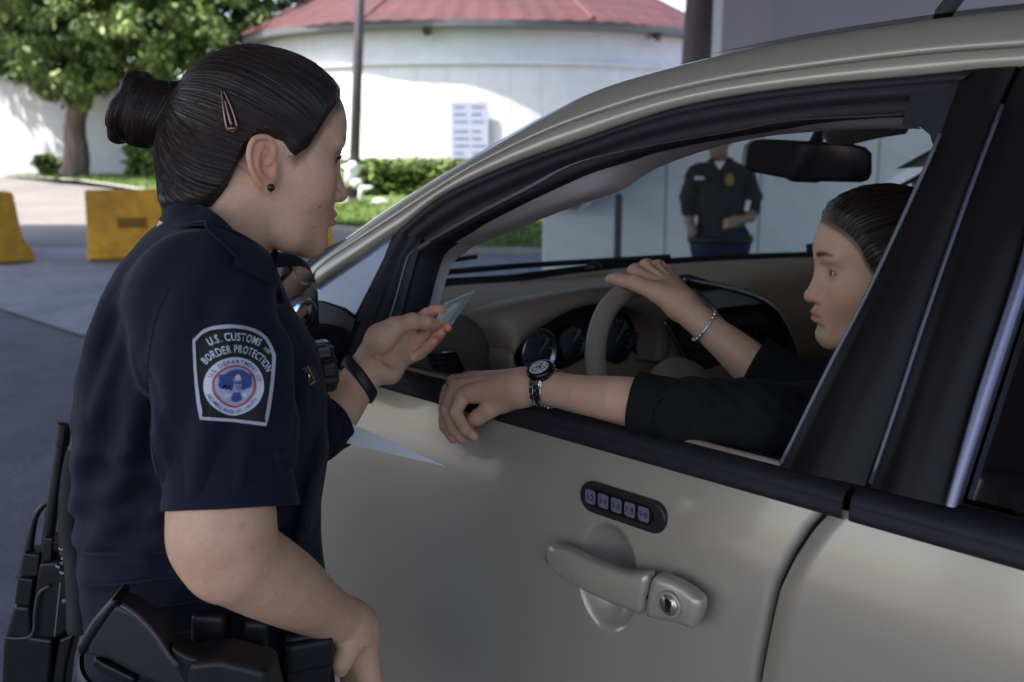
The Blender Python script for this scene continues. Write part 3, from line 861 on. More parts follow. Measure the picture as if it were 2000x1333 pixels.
# interior pillar trim
T_in = [(742, 745), (800, 640), (815, 590), (836, 524), (862, 500), (895, 479), (985, 443), (1075, 407), (1170, 373), (1236, 332), (1338, 294), (1439, 270), (1544, 258), (1680, 252), (1796, 252)]
T_out = [(720, 745), (770, 660), (790, 606), (818, 510), (835, 490), (855, 476), (940, 430), (1055, 374), (1125, 340), (1200, 312), (1262, 295), (1345, 277), (1445, 260), (1565, 240), (1786, 229)]
ta = spline([side(x, y, -.05) for x, y in T_out], 60); tb = spline([side(x, y, -.095) for x, y in T_in], 60)
both("pillar_trim", ribbon(ta, tb, [(-.3, .02), (0, .004), (.3, .008), (.8, .004), (1, -.004), (1.02, -.05)]), m_headl)
# B pillar
def strip2(name, A_, B_, dv, m, n=40):
    a = spline([side(x, y, dv) for x, y in A_], n); b = spline([side(x, y, dv) for x, y in B_], n)
    mb = MB(); mb.grid(ribbon(a, b, [(0, -.03), (0, -.002), (.015, 0), (.5, .002), (.985, 0), (1, -.002), (1, -.03)])); return cbuild(mb, name, m)
strip2("door_pillar", [(1880, 136), (1836, 262), (1800, 345), (1700, 560), (1620, 715), (1520, 912)], [(1986, 130), (1950, 205), (1884, 386), (1803, 618), (1748, 790), (1690, 950)], -.002, m_gloss)
plate("window_frame_corner", [(1760, 246), (1798, 249), (1816, 264), (1826, 296), (1850, 240), (1900, 148), (1880, 138), (1790, 150)], -.006, m_trim, .03)
q = [side(x, y, .004) for x, y in ((1836, 262), (1800, 345), (1700, 560), (1620, 715), (1525, 906))]
mb = MB(); mb.tube(spline(q, 20), .0022, 6); cbuild(mb, "glass_edge", mat("glass_edge_grey", (.10, .10, .115), .35))
strip2("door_pillar_rear", [(1994, 130), (1960, 205), (1892, 386), (1811, 618), (1756, 790), (1697, 952)], [(2090, 120), (2060, 200), (2010, 430), (1972, 560), (1903, 770), (1846, 988)], -.003, m_gloss)
q = [side(x, y, .004) for x, y in ((1958, 205), (1890, 386), (1809, 618), (1753, 790), (1700, 945))]
mb = MB(); mb.tube(spline(q, 20), .0024, 6); cbuild(mb, "pillar_bead", mat("bead_grey", (.075, .07, .10), .3, metal=.3))
a_ = spline([side(x, y, .005) for x, y in ((1846, 984), (1908, 770), (1976, 562), (2003, 470), (2060, 250))], 16)
b_ = spline([side(x, y, .005) for x, y in ((1868, 990), (1930, 795), (1996, 590), (2024, 498), (2080, 265))], 16)
mb = MB(); mb.grid(ribbon(a_, b_, [(0, -.012), (0.02, .003), (.4, .006), (.98, .004), (1, -.012)])); cbuild(mb, "frame_reflection_strip", mat("satin_reflection", (.15, .15, .215), .32, metal=.85))  # lilac reflection on the frame's inner edge, put into the strip's colour
# rear door glass, rear frame, far side glass
us = np.linspace(-.20, -1.0, 20)
def topz(u): return cut(extend(Wx), u)
g = np.array([[(u, SV(1.165) - .012, 1.165), *[(u, SV(z) - .012, z) for z in np.linspace(1.2, topz(u)[2] - .01, 8)]] for u in us]); both("rear_side_glass", g, m_tint)
g = np.array([[(u, SV(z) - .012, z) for z in np.linspace(1.16, min(topz(u)[2] - .01, 1.5), 9)] for u in np.linspace(-1.06, -1.9, 16)]); both("quarter_light", g, m_tint)
g = np.array([[(u - .2 * (z - 1.16), SV(z) - .004, z) for z in np.linspace(1.16, 1.53, 9)] for u in np.linspace(-.98, -1.08, 4)]); both("rear_pillar", g, m_gloss)
g = np.array([[(u - .45 * (z - 1.13), SV(z) - .004, z) for z in np.linspace(1.13, 1.50, 9)] for u in np.linspace(-1.85, -2.34, 6)]); both("tail_pillar", g, m_paint)
mb = MB(); g = [[(-2.32 + 0.6 * (z - 1.13), SV(z) - .02 - s * (WID + 2 * SV(z) - .04), z) for s in np.linspace(0, 1, 9)] for z in np.linspace(1.13, 1.5, 6)]; mb.grid(g); cbuild(mb, "rear_window", m_tint)
# far-side front glass and pillar
g = np.array([[(u, SV(z) - .012, z) for z in np.linspace(1.165, max(1.18, cut(Wl, min(u, .64))[2] - .02), 8)] for u in np.linspace(-.12, .62, 16)])
mb = MB(); mb.grid(mir(g)); cbuild(mb, "front_side_glass", m_tint)
mb = MB(); mb.prism([mir(p) for p in [side(x, y) for x, y in ((1842, 242), (1907, 140), (1983, 134), (1692, 945), (1522, 912))]], (0, .03, 0)); cbuild(mb, "door_pillar", m_gloss, smooth=False)

# ---- roof, headlining, windscreen
def zdrop(v): return -.038 * float(smoothstep(-.35, -.95, np.array(v)))
uh = .20                                # header
Ru = [p for p in Re if p[0] < uh]
Ru = np.vstack([[cut(Re, uh)], Ru])
def span(p, s, crown): w = 2 * s - 1; return np.array([p[0], p[1] - s * (WID + 2 * p[1]), p[2] + crown * (1 - w * w)])
ss = np.linspace(0, 1, 25)
mb = MB(); mb.grid([[span(p + np.array([0, -.004, .004]), s, .055) + np.array([.10 * (1 - (2 * s - 1) ** 2) * max(0, 1 - i / 8), 0, 0]) for s in ss] for i, p in enumerate(Ru)]); cbuild(mb, "roof", m_paint)
mb = MB(); mb.grid([[span(p + np.array([0, -.05, -.035]), s, .045) + np.array([.10 * (1 - (2 * s - 1) ** 2) * max(0, 1 - i / 8), 0, 0]) for s in ss] for i, p in enumerate(Ru)]); cbuild(mb, "headlining", m_headl)
mb = MB(); p = Ru[0]; mb.tube([span(p + np.array([.005, -.05, -.02]), s, .05) + np.array([.10 * (1 - (2 * s - 1) ** 2), 0, 0]) for s in ss], .022, 8); cbuild(mb, "roof_header", m_headl)
mb = MB(); e = np.array([.0, -.35, cut(Re, 0.0)[2] + .03]); a0 = onv(1842, 28, -.30)
mb.tube([a0 + [0, 0, -.03], a0 + [0, 0, .0], a0 + [-.10, 0, .13], a0 + [-.2, 0, .27]], [.016, .010, .004, .003], 8); cbuild(mb, "aerial", m_rub)
bot = np.array([.87, -.07, 1.19])
Lp = spline(np.vstack([[bot], [p for p in Re if p[0] > uh and p[0] < .80], [cut(Re, uh)]]), 24)
def wscreen(t_i, s):
    p = Lp[t_i] + np.array([0, -.012, -.006]); t = t_i / 23; w = 2 * s - 1
    return np.array([p[0] + (.33 * (1 - t) + .10 * t) * (1 - w * w), p[1] - s * (WID + 2 * p[1]), p[2] + zdrop(p[1] - s * (WID + 2 * p[1])) * (1 - t) ** 2 + .03 * math.sin(PI * t) * (1 - w * w) + .055 * t * (1 - w * w)])
mb = MB(); mb.grid([[wscreen(i, s) for s in ss] for i in range(24)]); cbuild(mb, "windscreen", m_wind)
mb = MB(); mb.grid([[wscreen(0, s) + np.array(o) for o in ((.015, 0, -.02), (.012, 0, .006), (-.012, 0, .010), (-.02, 0, -.02))] for s in ss]); cbuild(mb, "windscreen_seal", m_rub)
mb = MB(); mb.tube([np.array([1.22, -.55, 1.18]), np.array([1.19, -.9, 1.175]), np.array([1.07, -1.35, 1.17])], .008, 6); mb.tube([np.array([1.22, -.55, 1.185]), np.array([1.22, -.60, 1.20]), np.array([1.19, -.75, 1.21])], .006, 6); cbuild(mb, "wiper", m_rub)
# lower A pillar outside (closes between the rail foot and the hood), both sides
g = np.array([[(u, SV(z) - .02, z) for z in np.linspace(1.10, zt, 6)] for u, zt in ((1.02, 1.19), (.95, 1.25), (.88, 1.30), (.80, 1.33), (.70, 1.345), (.62, 1.36))]); both("cowl_side", g, m_trim, True)
mb = MB(); mb.grid(mir(np.array([[(u, SV(z) - .02, z) for z in np.linspace(1.10, zt, 6)] for u, zt in ((1.02, 1.16), (.9, 1.19), (.78, 1.20))]))); cbuild(mb, "cowl_side", m_trim)

# ---- dashboard
def dash_u(v): w = (v + WID / 2) / (WID / 2 - .06); return .87 + .33 * (1 - w * w) - .03
cols = np.linspace(-.09, -1.77, 44); g = []
for v in cols:
    zd = zdrop(v)
    bump_ = .035 * math.exp(-((v + .93) / .25) ** 2)
    g.append([(dash_u(v), v, 1.178 + zd), (dash_u(v) - .06, v, 1.185 + zd), (.84, v, 1.190 + zd), (.74, v, 1.188 + zd), (.695, v, 1.180 + zd), (.67, v, 1.162 + zd * .8), (.655 - bump_, v, 1.125 + zd * .5), (.645 - bump_, v, 1.05), (.65 - bump_, v, .95), (.70, v, .85), (.74, v, .70), (.85, v, .55)])
mb = MB(); mb.grid([spline(r, 40) for r in g]); dash = cbuild(mb, "dashboard", m_beige)
# instrument hood
ho = spline([onu(x, y, .615) for x, y in ((1012, 752), (985, 700), (968, 650), (966, 628), (980, 607), (1015, 590), (1065, 577), (1115, 567), (1170, 560), (1230, 560), (1282, 575), (1310, 610), (1318, 655), (1305, 705))], 50)
hi = spline([onu(x, y, .575) for x, y in ((1016, 752), (1004, 722), (1000, 702), (1012, 680), (1035, 655), (1062, 635), (1095, 616), (1128, 602), (1170, 594), (1215, 597), (1262, 612), (1284, 640), (1290, 672), (1284, 705))], 50)
mb = MB(); mb.grid([[o + np.array([.10, 0, -.02]), o, o * .75 + h * .25 + np.array([-.012, 0, .006]), o * .35 + h * .65 + np.array([-.012, 0, .003]), h, h + np.array([.012, 0, -.002]), h + np.array([.12, 0, -.01])] for o, h in zip(ho, hi)])
cbuild(mb, "instrument_hood", mat("hood_taupe", (.22, .165, .12), .55, bump=[(500, .15)]))
pc = [h + np.array([.07, 0, -.005]) for h in hi]; mb = MB(); mb.prism(pc, (.01, 0, 0)); cbuild(mb, "instrument_panel", m_blackp, smooth=False)
m_gf = mat("gauge_face", (.06, .06, .07), .5); m_gm = mat("gauge_marks", (.17, .175, .20), .4)
for k, (px, py, rr) in enumerate(((1046, 688, .044), (1112, 668, .036), (1200, 660, .048), (1250, 668, .03))):
    c = onu(px, py, .638); mb = MB(); mb.lathe(c, (-1, 0, 0), [(0, rr), (.012, rr), (.012, rr * .93), (.004, rr * .9)], 32); o = cbuild(mb, "gauge", m_silver if k in (0,) else m_blackp)
    mb = MB(); mb.lathe(c, (-1, 0, 0), [(.003, rr * .89), (.0045, rr * .88)], 32); cbuild(mb, "gauge_face", m_gf, o)
    mb = MB()
    for a in np.linspace(-.6, PI + .6, 13): mb.box(c + np.array([-.006, math.cos(a) * rr * .72, math.sin(a) * rr * .72]), (.001, rr * .10, rr * .025), rotx(a))
    mb.box(c + np.array([-.008, -.012, .010]), (.001, rr * .42, .0025), rotx(2.4)); cbuild(mb, "gauge_marks", m_gm, o, smooth=False)
def dplate(name, pts, u, m, th=.012, parent=None, smooth=False):
    P = [onu(x, y, u) for x, y in pts]; mb = MB(); mb.prism(P, (th, 0, 0)); return cbuild(mb, name, m, parent, smooth=smooth)
def dtube(name, pts, u, r, m, n=20, closed=False, parent=None):
    q = [onu(x, y, u) for x, y in pts]; mb = MB(); mb.tube(q if closed else spline(q, n), r, 6, closed=closed); return cbuild(mb, name, m, parent)
# side vent
c = onu(868, 722, .655); mb = MB(); mb.lathe(c, (-1, 0, 0), [(-.02, .098), (.012, .095), (.022, .085), (.026, .05), (.027, .01)], 36); cbuild(mb, "vent_pod", mat("vent_taupe", (.115, .085, .06), .6))
o = dplate("side_vent", [(838, 690), (890, 686), (910, 728), (912, 742), (858, 742)], .625, m_blackp, .01)
dtube("vent_frame", [(838, 690), (890, 686), (911, 730), (913, 744), (858, 744)], .622, .0028, m_silver, closed=True, parent=o)
mb = MB()
for k in range(4): mb.tube([onu(846 + 5 * k, 700 + 11 * k, .624), onu(893 + 5 * k, 697 + 11 * k, .624)], .0018, 5)
cbuild(mb, "vent_louvre", m_blackp, o)
# upper dash defroster strip, small sensor
mb = MB(); c = onz(1160, 519, 1.165); mb.lathe(loc(c), (0, 0, 1), [(-.01, .022), (.004, .02), (.009, .008)], 16); cbuild(mb, "sun_sensor", m_blackp)
# centre stack
mb = MB(); cs = [onu(x, y, .58) for x, y in ((1290, 560), (1345, 540), (1430, 556), (1495, 578), (1540, 622), (1572, 700), (1600, 800), (1500, 830), (1400, 800), (1330, 745), (1300, 690))]
mb.prism(cs, (.09, 0, 0)); o = cbuild(mb, "centre_stack", m_beige, smooth=False); bev(o, .012, 3)
dplate("stack_top_bar", [(1372, 572), (1470, 560), (1512, 590), (1400, 602)], .566, mat("stack_grey", (.33, .31, .28), .5), .01)
o = dplate("stack_screen", [(1402, 605), (1500, 594), (1528, 630), (1556, 705), (1500, 712), (1448, 660)], .568, m_gloss, .01)
dplate("screen_panel", [(1415, 618), (1490, 608), (1500, 628), (1424, 640)], .566, mat("screen_glass", (.035, .04, .05), .15), .002, o)
mb = MB()
for k in range(6): mb.lathe(onu(1462 + 13 * (k % 3) + 9 * (k // 3), 650 + 20 * (k // 3) - 3 * (k % 3), .566), (-1, 0, 0), [(0, .006), (.004, .005)], 10)
cbuild(mb, "button", m_blackp, o)
dtube("stack_arc", [(1335, 546), (1430, 566), (1495, 590), (1530, 628), (1562, 705)], .562, .005, m_silver)
o = dplate("centre_vent", [(1303, 627), (1340, 616), (1370, 648), (1430, 742), (1420, 752), (1350, 722)], .568, m_blackp, .01)
mb = MB()
for k in range(5): mb.tube([onu(1312 + 20 * k * .7, 645 + 22 * k * .85, .565), onu(1348 + 20 * k * .8, 640 + 22 * k * .85, .565)], .003, 5)
cbuild(mb, "vent_louvre", mat("louvre", (.03, .03, .03), .35), o)
dtube("vent_edge", [(1298, 630), (1320, 670), (1348, 724)], .566, .003, m_silver, parent=o)
o = dplate("top_vent", [(1300, 543), (1345, 536), (1428, 563), (1372, 571)], .575, m_blackp, .01)

# ---- steering wheel
SWc = np.array([.35, -.43, 1.085]); tl = math.radians(28); SWr = .188
ey = np.array([0, 1, 0]); ez = np.array([math.sin(tl), 0, math.cos(tl)]); en = np.array([-math.cos(tl), 0, math.sin(tl)])
def sw(a, r=SWr, d=0): return SWc + ey * math.cos(a) * r + ez * math.sin(a) * r + en * d
m_swh = mat("wheel_leather", (.25, .205, .16), .45, bump=[(300, .1)])
mb = MB(); mb.tube([sw(a) for a in np.linspace(0, 2 * PI, 72, endpoint=False)], .0165, 14, closed=True, up=en + .001); swo = cbuild(mb, "steering_wheel", m_swh)
mb = MB()
for a in (0.05, PI - .05, 1.5 * PI):
    mb.tube([sw(a, SWr * .98, -.004), sw(a, SWr * .6, -.012), sw(a, SWr * .2, -.02)], [.018, .022, .03], 10, flat=.5, up=en)
cbuild(mb, "spoke", m_beiged, swo)
s_ = SDF(SWc - .14, SWc + .14, .006); Rw = np.stack([ey, ez, en], 1); s_.ell(SWc - ez * .01, (.085, .07, .034), .01, Rw); s_.ell(SWc - ez * .05, (.06, .05, .03), .02, Rw)
a_, f_ = s_.mesh(); mk("airbag_pad", a_, f_, m_beiged, swo, 'local')
mb = MB(); mb.tube([SWc - en * .03, SWc - en * .12, SWc - en * .28], [.045, .06, .075], 16); cbuild(mb, "column_shroud", m_beiged)
mb = MB(); mb.tube(spline([SWc - en * .07 + ey * .05, SWc - en * .06 + ey * .13, SWc - en * .05 + ey * .18 + ez * .01], 8), [.009] * 5 + [.011, .012, .009], 8); cbuild(mb, "indicator_stalk", m_blackp)

# ---- mirrors and visor
MY = A(0, 0, 2.05)[1]
def aprism(name, pts, Y, th, m, parent=None, b=0):
    mb = MB(); mb.prism([loc(A(x, y, Y)) for x, y in pts], loc(np.array([CO[0], CO[1] + th, 0]))); o = cbuild(mb, name, m, parent, smooth=False)
    if b: bev(o, b, 3, 50)
    return o
ro = [(1457, 300), (1461, 284), (1474, 274), (1500, 272), (1580, 276), (1660, 280), (1692, 288), (1704, 300), (1704, 338), (1698, 352), (1684, 357), (1640, 356), (1605, 355), (1597, 358), (1552, 356), (1541, 350), (1500, 342), (1466, 336), (1455, 326)]
rv = aprism("rear_view_mirror", ro, MY, .035, m_blackp, b=.004)
cx_, cy_ = 1580, 314
aprism("mirror_glass", [(cx_ + (x - cx_) * .94, min(cy_ + (y - cy_) * .82, 348)) for x, y in ro], MY - .0015, .003, mat("mirror_dark", (.05, .045, .045), .08, metal=.7), rv)
mb = MB(); mb.tube([loc(A(1588, 290, MY + .04)), loc(A(1600, 262, MY + .14)), loc(A(1612, 240, MY + .2))], [.014, .012, .02], 10); cbuild(mb, "mirror_stalk", m_blackp, rv)
aprism("sun_visor", [(1608, 262), (1640, 248), (1780, 244), (1772, 262), (1720, 270), (1660, 284), (1625, 284)], 1.86, .02, mat("visor_brown", (.10, .085, .07), .8), b=.004)
# door mirror
ms = SDF((.60, -.04, 1.04), (.92, .36, 1.38), .006)
mc = np.array([.735, .098, 1.216])
ms.rbox(mc + [.03, 0, 0], (.055, .095, .104), .045, .01, rotz(.10)); ms.rbox(mc + [.02, -.10, -.05], (.04, .05, .03), .02, .03)
a_, f_ = ms.mesh(); mo = mk("door_mirror", a_, f_, m_trim, car, 'local')
mb = MB(); n_ = rotz(.10)
mb.prism([mc + n_ @ np.array([-.0275, .080 * x, (.088 * z)]) for x, z in [(math.copysign(abs(math.cos(a)) ** .45, math.cos(a)), math.copysign(abs(math.sin(a)) ** .45, math.sin(a))) for a in np.linspace(0, 2 * PI, 40, endpoint=False)]], (.004, 0, 0))
cbuild(mb, "mirror_glass", mat("mirror_silver", (.55, .56, .58), .03, metal=1), mo, smooth=False)
c = onu(590, 612, mc[0] - .03); mb = MB(); mb.lathe(c, (-1, 0, 0), [(-.004, .027), (.003, .026), (.007, .02), (.009, .01), (.0095, .001)], 24); cbuild(mb, "blind_spot_mirror", mat("convex_mirror", (.8, .8, .82), .12, metal=1, bump=[(70, .25)]), mo)
mb = MB(); gg = [[mc + rotz(.1) @ np.array(p) for p in row] for row in ()]
# passenger side mirror (other side, plain)
v2 = mir(a_); o2 = mk("door_mirror", v2, f_[:, ::-1], m_trim, car, 'local')

# ---- handle and keypad
hp = [(1056, 1078), (1075, 1066), (1110, 1070), (1150, 1088), (1190, 1103), (1235, 1116), (1272, 1117), (1320, 1134), (1362, 1165), (1372, 1180)]
hbm = [(1056, 1078), (1062, 1094), (1085, 1115), (1120, 1137), (1160, 1158), (1200, 1176), (1235, 1190), (1268, 1204), (1310, 1215), (1358, 1230)]
Ha, Hb = spline([side(x, y, .03) for x, y in hp], 60), spline([side(x, y, .03) for x, y in hbm], 60)
du = np.linspace(0, 1, 60)
def hsec(a, b, d):
    m_ = (a + b) / 2; h = (a - b) / 2
    o = []
    for k in range(16):
        q = 2 * PI * k / 16; c, s = math.cos(q), math.sin(q)
        c, s = math.copysign(abs(c) ** .5, c), math.copysign(abs(s) ** .5, s)
        o.append(m_ + h * s + np.array([0, c * d, 0]))
    return o
def hand(i0, i1, nm, par=car):
    g = []
    for i in range(i0, i1):
        t = du[i]; d = .011 * min(1, (t / .06 + .25)) * (1 if t < .97 else .8); off = -.006 + .006 * math.sin(PI * min(t * 1.1, 1)) - .012 * (1 - min(1, t / .12))
        e = .75 if i in (i0, i1 - 1) else 1
        m_ = (Ha[i] + Hb[i]) / 2
        g.append([m_ + (p - m_) * e + np.array([0, off, 0]) for p in hsec(Ha[i], Hb[i], d)])
    mb = MB(); mb.grid(g, True); n = len(g); mb.f.append(tuple(range(16))); mb.f.append(tuple((n - 1) * 16 + k for k in range(16)))
    return cbuild(mb, nm, m_paint, par)
isp = int(np.argmin(np.abs((Ha[:, 0] + Hb[:, 0]) / 2 - side(1269, 1160, .03)[0])))
hdl = hand(0, isp + 1, "door_handle"); lck = hand(isp + 1, 60, "lock_cover")
c = side(1310, 1180, .034); mb = MB(); mb.lathe(c, (0, 1, 0), [(-.004, .0165), (.004, .0160), (.0055, .0150), (.0045, .0125)], 28); lk = cbuild(mb, "lock_cylinder", m_paint)
mb = MB(); mb.lathe(c + [0, .0048, 0], (0, 1, 0), [(-.002, .0122), (0.0004, .0120)], 28); cbuild(mb, "lock_face", mat("lock_metal", (.5, .47, .42), .3, metal=.8), lk)
mb = MB(); mb.box(c + [0, .0056, 0], (.0026, .0012, .0072), roty(.15)); mb.box(c + [-.001, .0056, .003], (.0038, .0012, .003)); cbuild(mb, "keyhole", m_gap, lk, smooth=False)
for q in (side(1118, 1082, .01), side(1340, 1190, .005)):
    pass
mb = MB(); mb.tube([side(1262, 1150, .0), side(1262, 1150, .03)], .012, 10); mb.tube([side(1080, 1090, .0), side(1080, 1090, .022)], .010, 10); cbuild(mb, "handle_mount", m_trim, hdl)
kc = [side(x, y, 0) for x, y in ((1155, 969), (1283, 1011))]
ka, kb2 = kc; dk = -(ka - kb2); Lk = np.linalg.norm(dk); dk /= Lk; upk = np.array([0, 0, 1.0]); upk -= dk * (upk @ dk); upk /= np.linalg.norm(upk)
out_ = np.cross(dk, upk); out_ = out_ if out_[1] > 0 else -out_
rk = .0195; mid = (ka + kb2) / 2
def stad(L2, r, n=14):
    o = []
    for k in range(n): a = PI / 2 + PI * k / (n - 1); o.append((-L2 + r * math.cos(a), r * math.sin(a)))
    for k in range(n): a = -PI / 2 + PI * k / (n - 1); o.append((L2 + r * math.cos(a), r * math.sin(a)))
    return o
slope = np.array([0, -.10, 0])
kp = lambda x, y, d: mid + dk * x + upk * y + out_ * d
mb = MB(); mb.prism([kp(x, y, -.004) for x, y in stad(Lk / 2 - .004, rk)], out_ * .009); ko = cbuild(mb, "keypad", m_blackp, smooth=False); bev(ko, .0025, 3, 50)
mb = MB(); mb.prism([kp(x, y + .001, .0046) for x, y in stad(Lk / 2 - .012, rk * .62)], out_ * .0008); cbuild(mb, "keypad_window", m_gloss, ko, smooth=False)

# ---- seats
def seat(cv):
    s_ = SDF((-.62, cv - .32, .30), (.36, cv + .32, 1.38), .012)
    Rb = roty(-.32)
    s_.rbox((-.02, cv, .56), (.26, .25, .075), .06, .02); s_.rbox((.02, cv - .235, .60), (.22, .035, .07), .03, .03); s_.rbox((.02, cv + .235, .60), (.22, .035, .07), .03, .03)
    s_.rbox((-.34, cv, .86), (.065, .24, .30), .06, .03, Rb); s_.rbox((-.30, cv - .225, .84), (.085, .035, .24), .03, .03, Rb); s_.rbox((-.30, cv + .225, .84), (.085, .035, .24), .03, .03, Rb)
    a_, f_ = s_.mesh(); o = mk("seat", a_, f_, m_beiged, car, 'local')
    s_ = SDF((-.60, cv - .2, 1.15), (-.30, cv + .2, 1.45), .01); s_.rbox((-.455, cv, 1.28), (.05, .13, .09), .045, .01, Rb); a_, f_ = s_.mesh(); mk("headrest", a_, f_, m_beiged, o, 'local')
seat(-.48); seat(-1.38)
s_ = SDF((-1.7, -1.75, .3), (-.75, -.1, 1.4), .02); s_.rbox((-1.05, -.93, .55), (.26, .72, .08), .06, .02); s_.rbox((-1.38, -.93, .86), (.07, .72, .32), .06, .03, roty(-.3))
for cv in (-.42, -1.44): s_.rbox((-1.50, cv, 1.26), (.05, .13, .08), .04, .01)
a_, f_ = s_.mesh(); mk("rear_bench", a_, f_, m_beiged, car, 'local')

def car_text(txt, c, sz, m, parent, nm):
    cu = bpy.data.curves.new("glyph", 'FONT'); cu.body = txt; cu.size = 1.0; cu.resolution_u = 2; cu.offset = .02; cu.align_x = 'CENTER'
    ob = bpy.data.objects.new("glyph", cu); COL.objects.link(ob); dg = bpy.context.evaluated_depsgraph_get(); me = ob.evaluated_get(dg).to_mesh()
    mb = MB(); mb.add([c + dk * (v.co.x * sz) + upk * ((v.co.y - .34) * sz) for v in me.vertices], [tuple(p.vertices) for p in me.polygons])
    ob.evaluated_get(dg).to_mesh_clear(); bpy.data.objects.remove(ob); bpy.data.curves.remove(cu)
    return mb.build(nm, m, parent, 'local', False, False)
m_key = mat("key_pale", (.135, .13, .175), .4); m_num = mat("key_number", (.03, .03, .05), .5)
for k, tx_ in enumerate(("1\u00b72", "3\u00b74", "5\u00b76", "7\u00b78", "9\u00b70")):
    x = -.047 + .0205 * k
    kk = mk("key", *(lambda b: (np.array(b.v), b.f))(MB().prism([kp(x + a, b + .001, .0054) for a, b in [(-.0078, -.0060), (-.0050, -.0088), (.0062, -.0088), (.0080, -.0066), (.0080, .0068), (.0058, .0088), (-.0062, .0088), (-.0078, .0070)]], out_ * .0006)), m_key, ko, 'local', False)
    fix_normals(kk)
    car_text(tx_, kp(x, .001, .0066), .0105, m_num, ko, "key_number")

# ================================================================ PEOPLE
m_skin = mat("skin", (.68, .41, .275), .50, spec=.35, nz=[(9, .05, 3), (38, .07, 3), (160, .05, 2)], bump=[(700, .12), (55, .06)], sss=.12, tint=True)
m_hair = mat("dark_brown_hair", (.023, .0140, .0115), .40, spec=.36, uv=True, nz=[(1, .55, 2)], bump=[(1, .28)], stretch=(150, 3, 1))
m_strand = mat("hair_strand", (.028, .017, .0135), .42, spec=.36)
m_navy = mat("navy_cloth", (.0085, .0092, .0215), .85, spec=.2, nz=[(9, .12, 3), (900, .25, 1)], bump=[(900, .25), (16, .35)], sheen=.05)
m_navyp = mat("navy_trousers", (.011, .012, .026), .85, spec=.2, nz=[(9, .12, 3)], bump=[(700, .25), (14, .3)])
m_leather = mat("black_leather", (.011, .011, .013), .46, spec=.35, nz=[(30, .15, 2)], bump=[(260, .3)])
m_black = mat("gun_black", (.010, .010, .011), .38, metal=.2, nz=[(50, .2, 2)])
m_nail = mat("nail", (.55, .36, .30), .3)

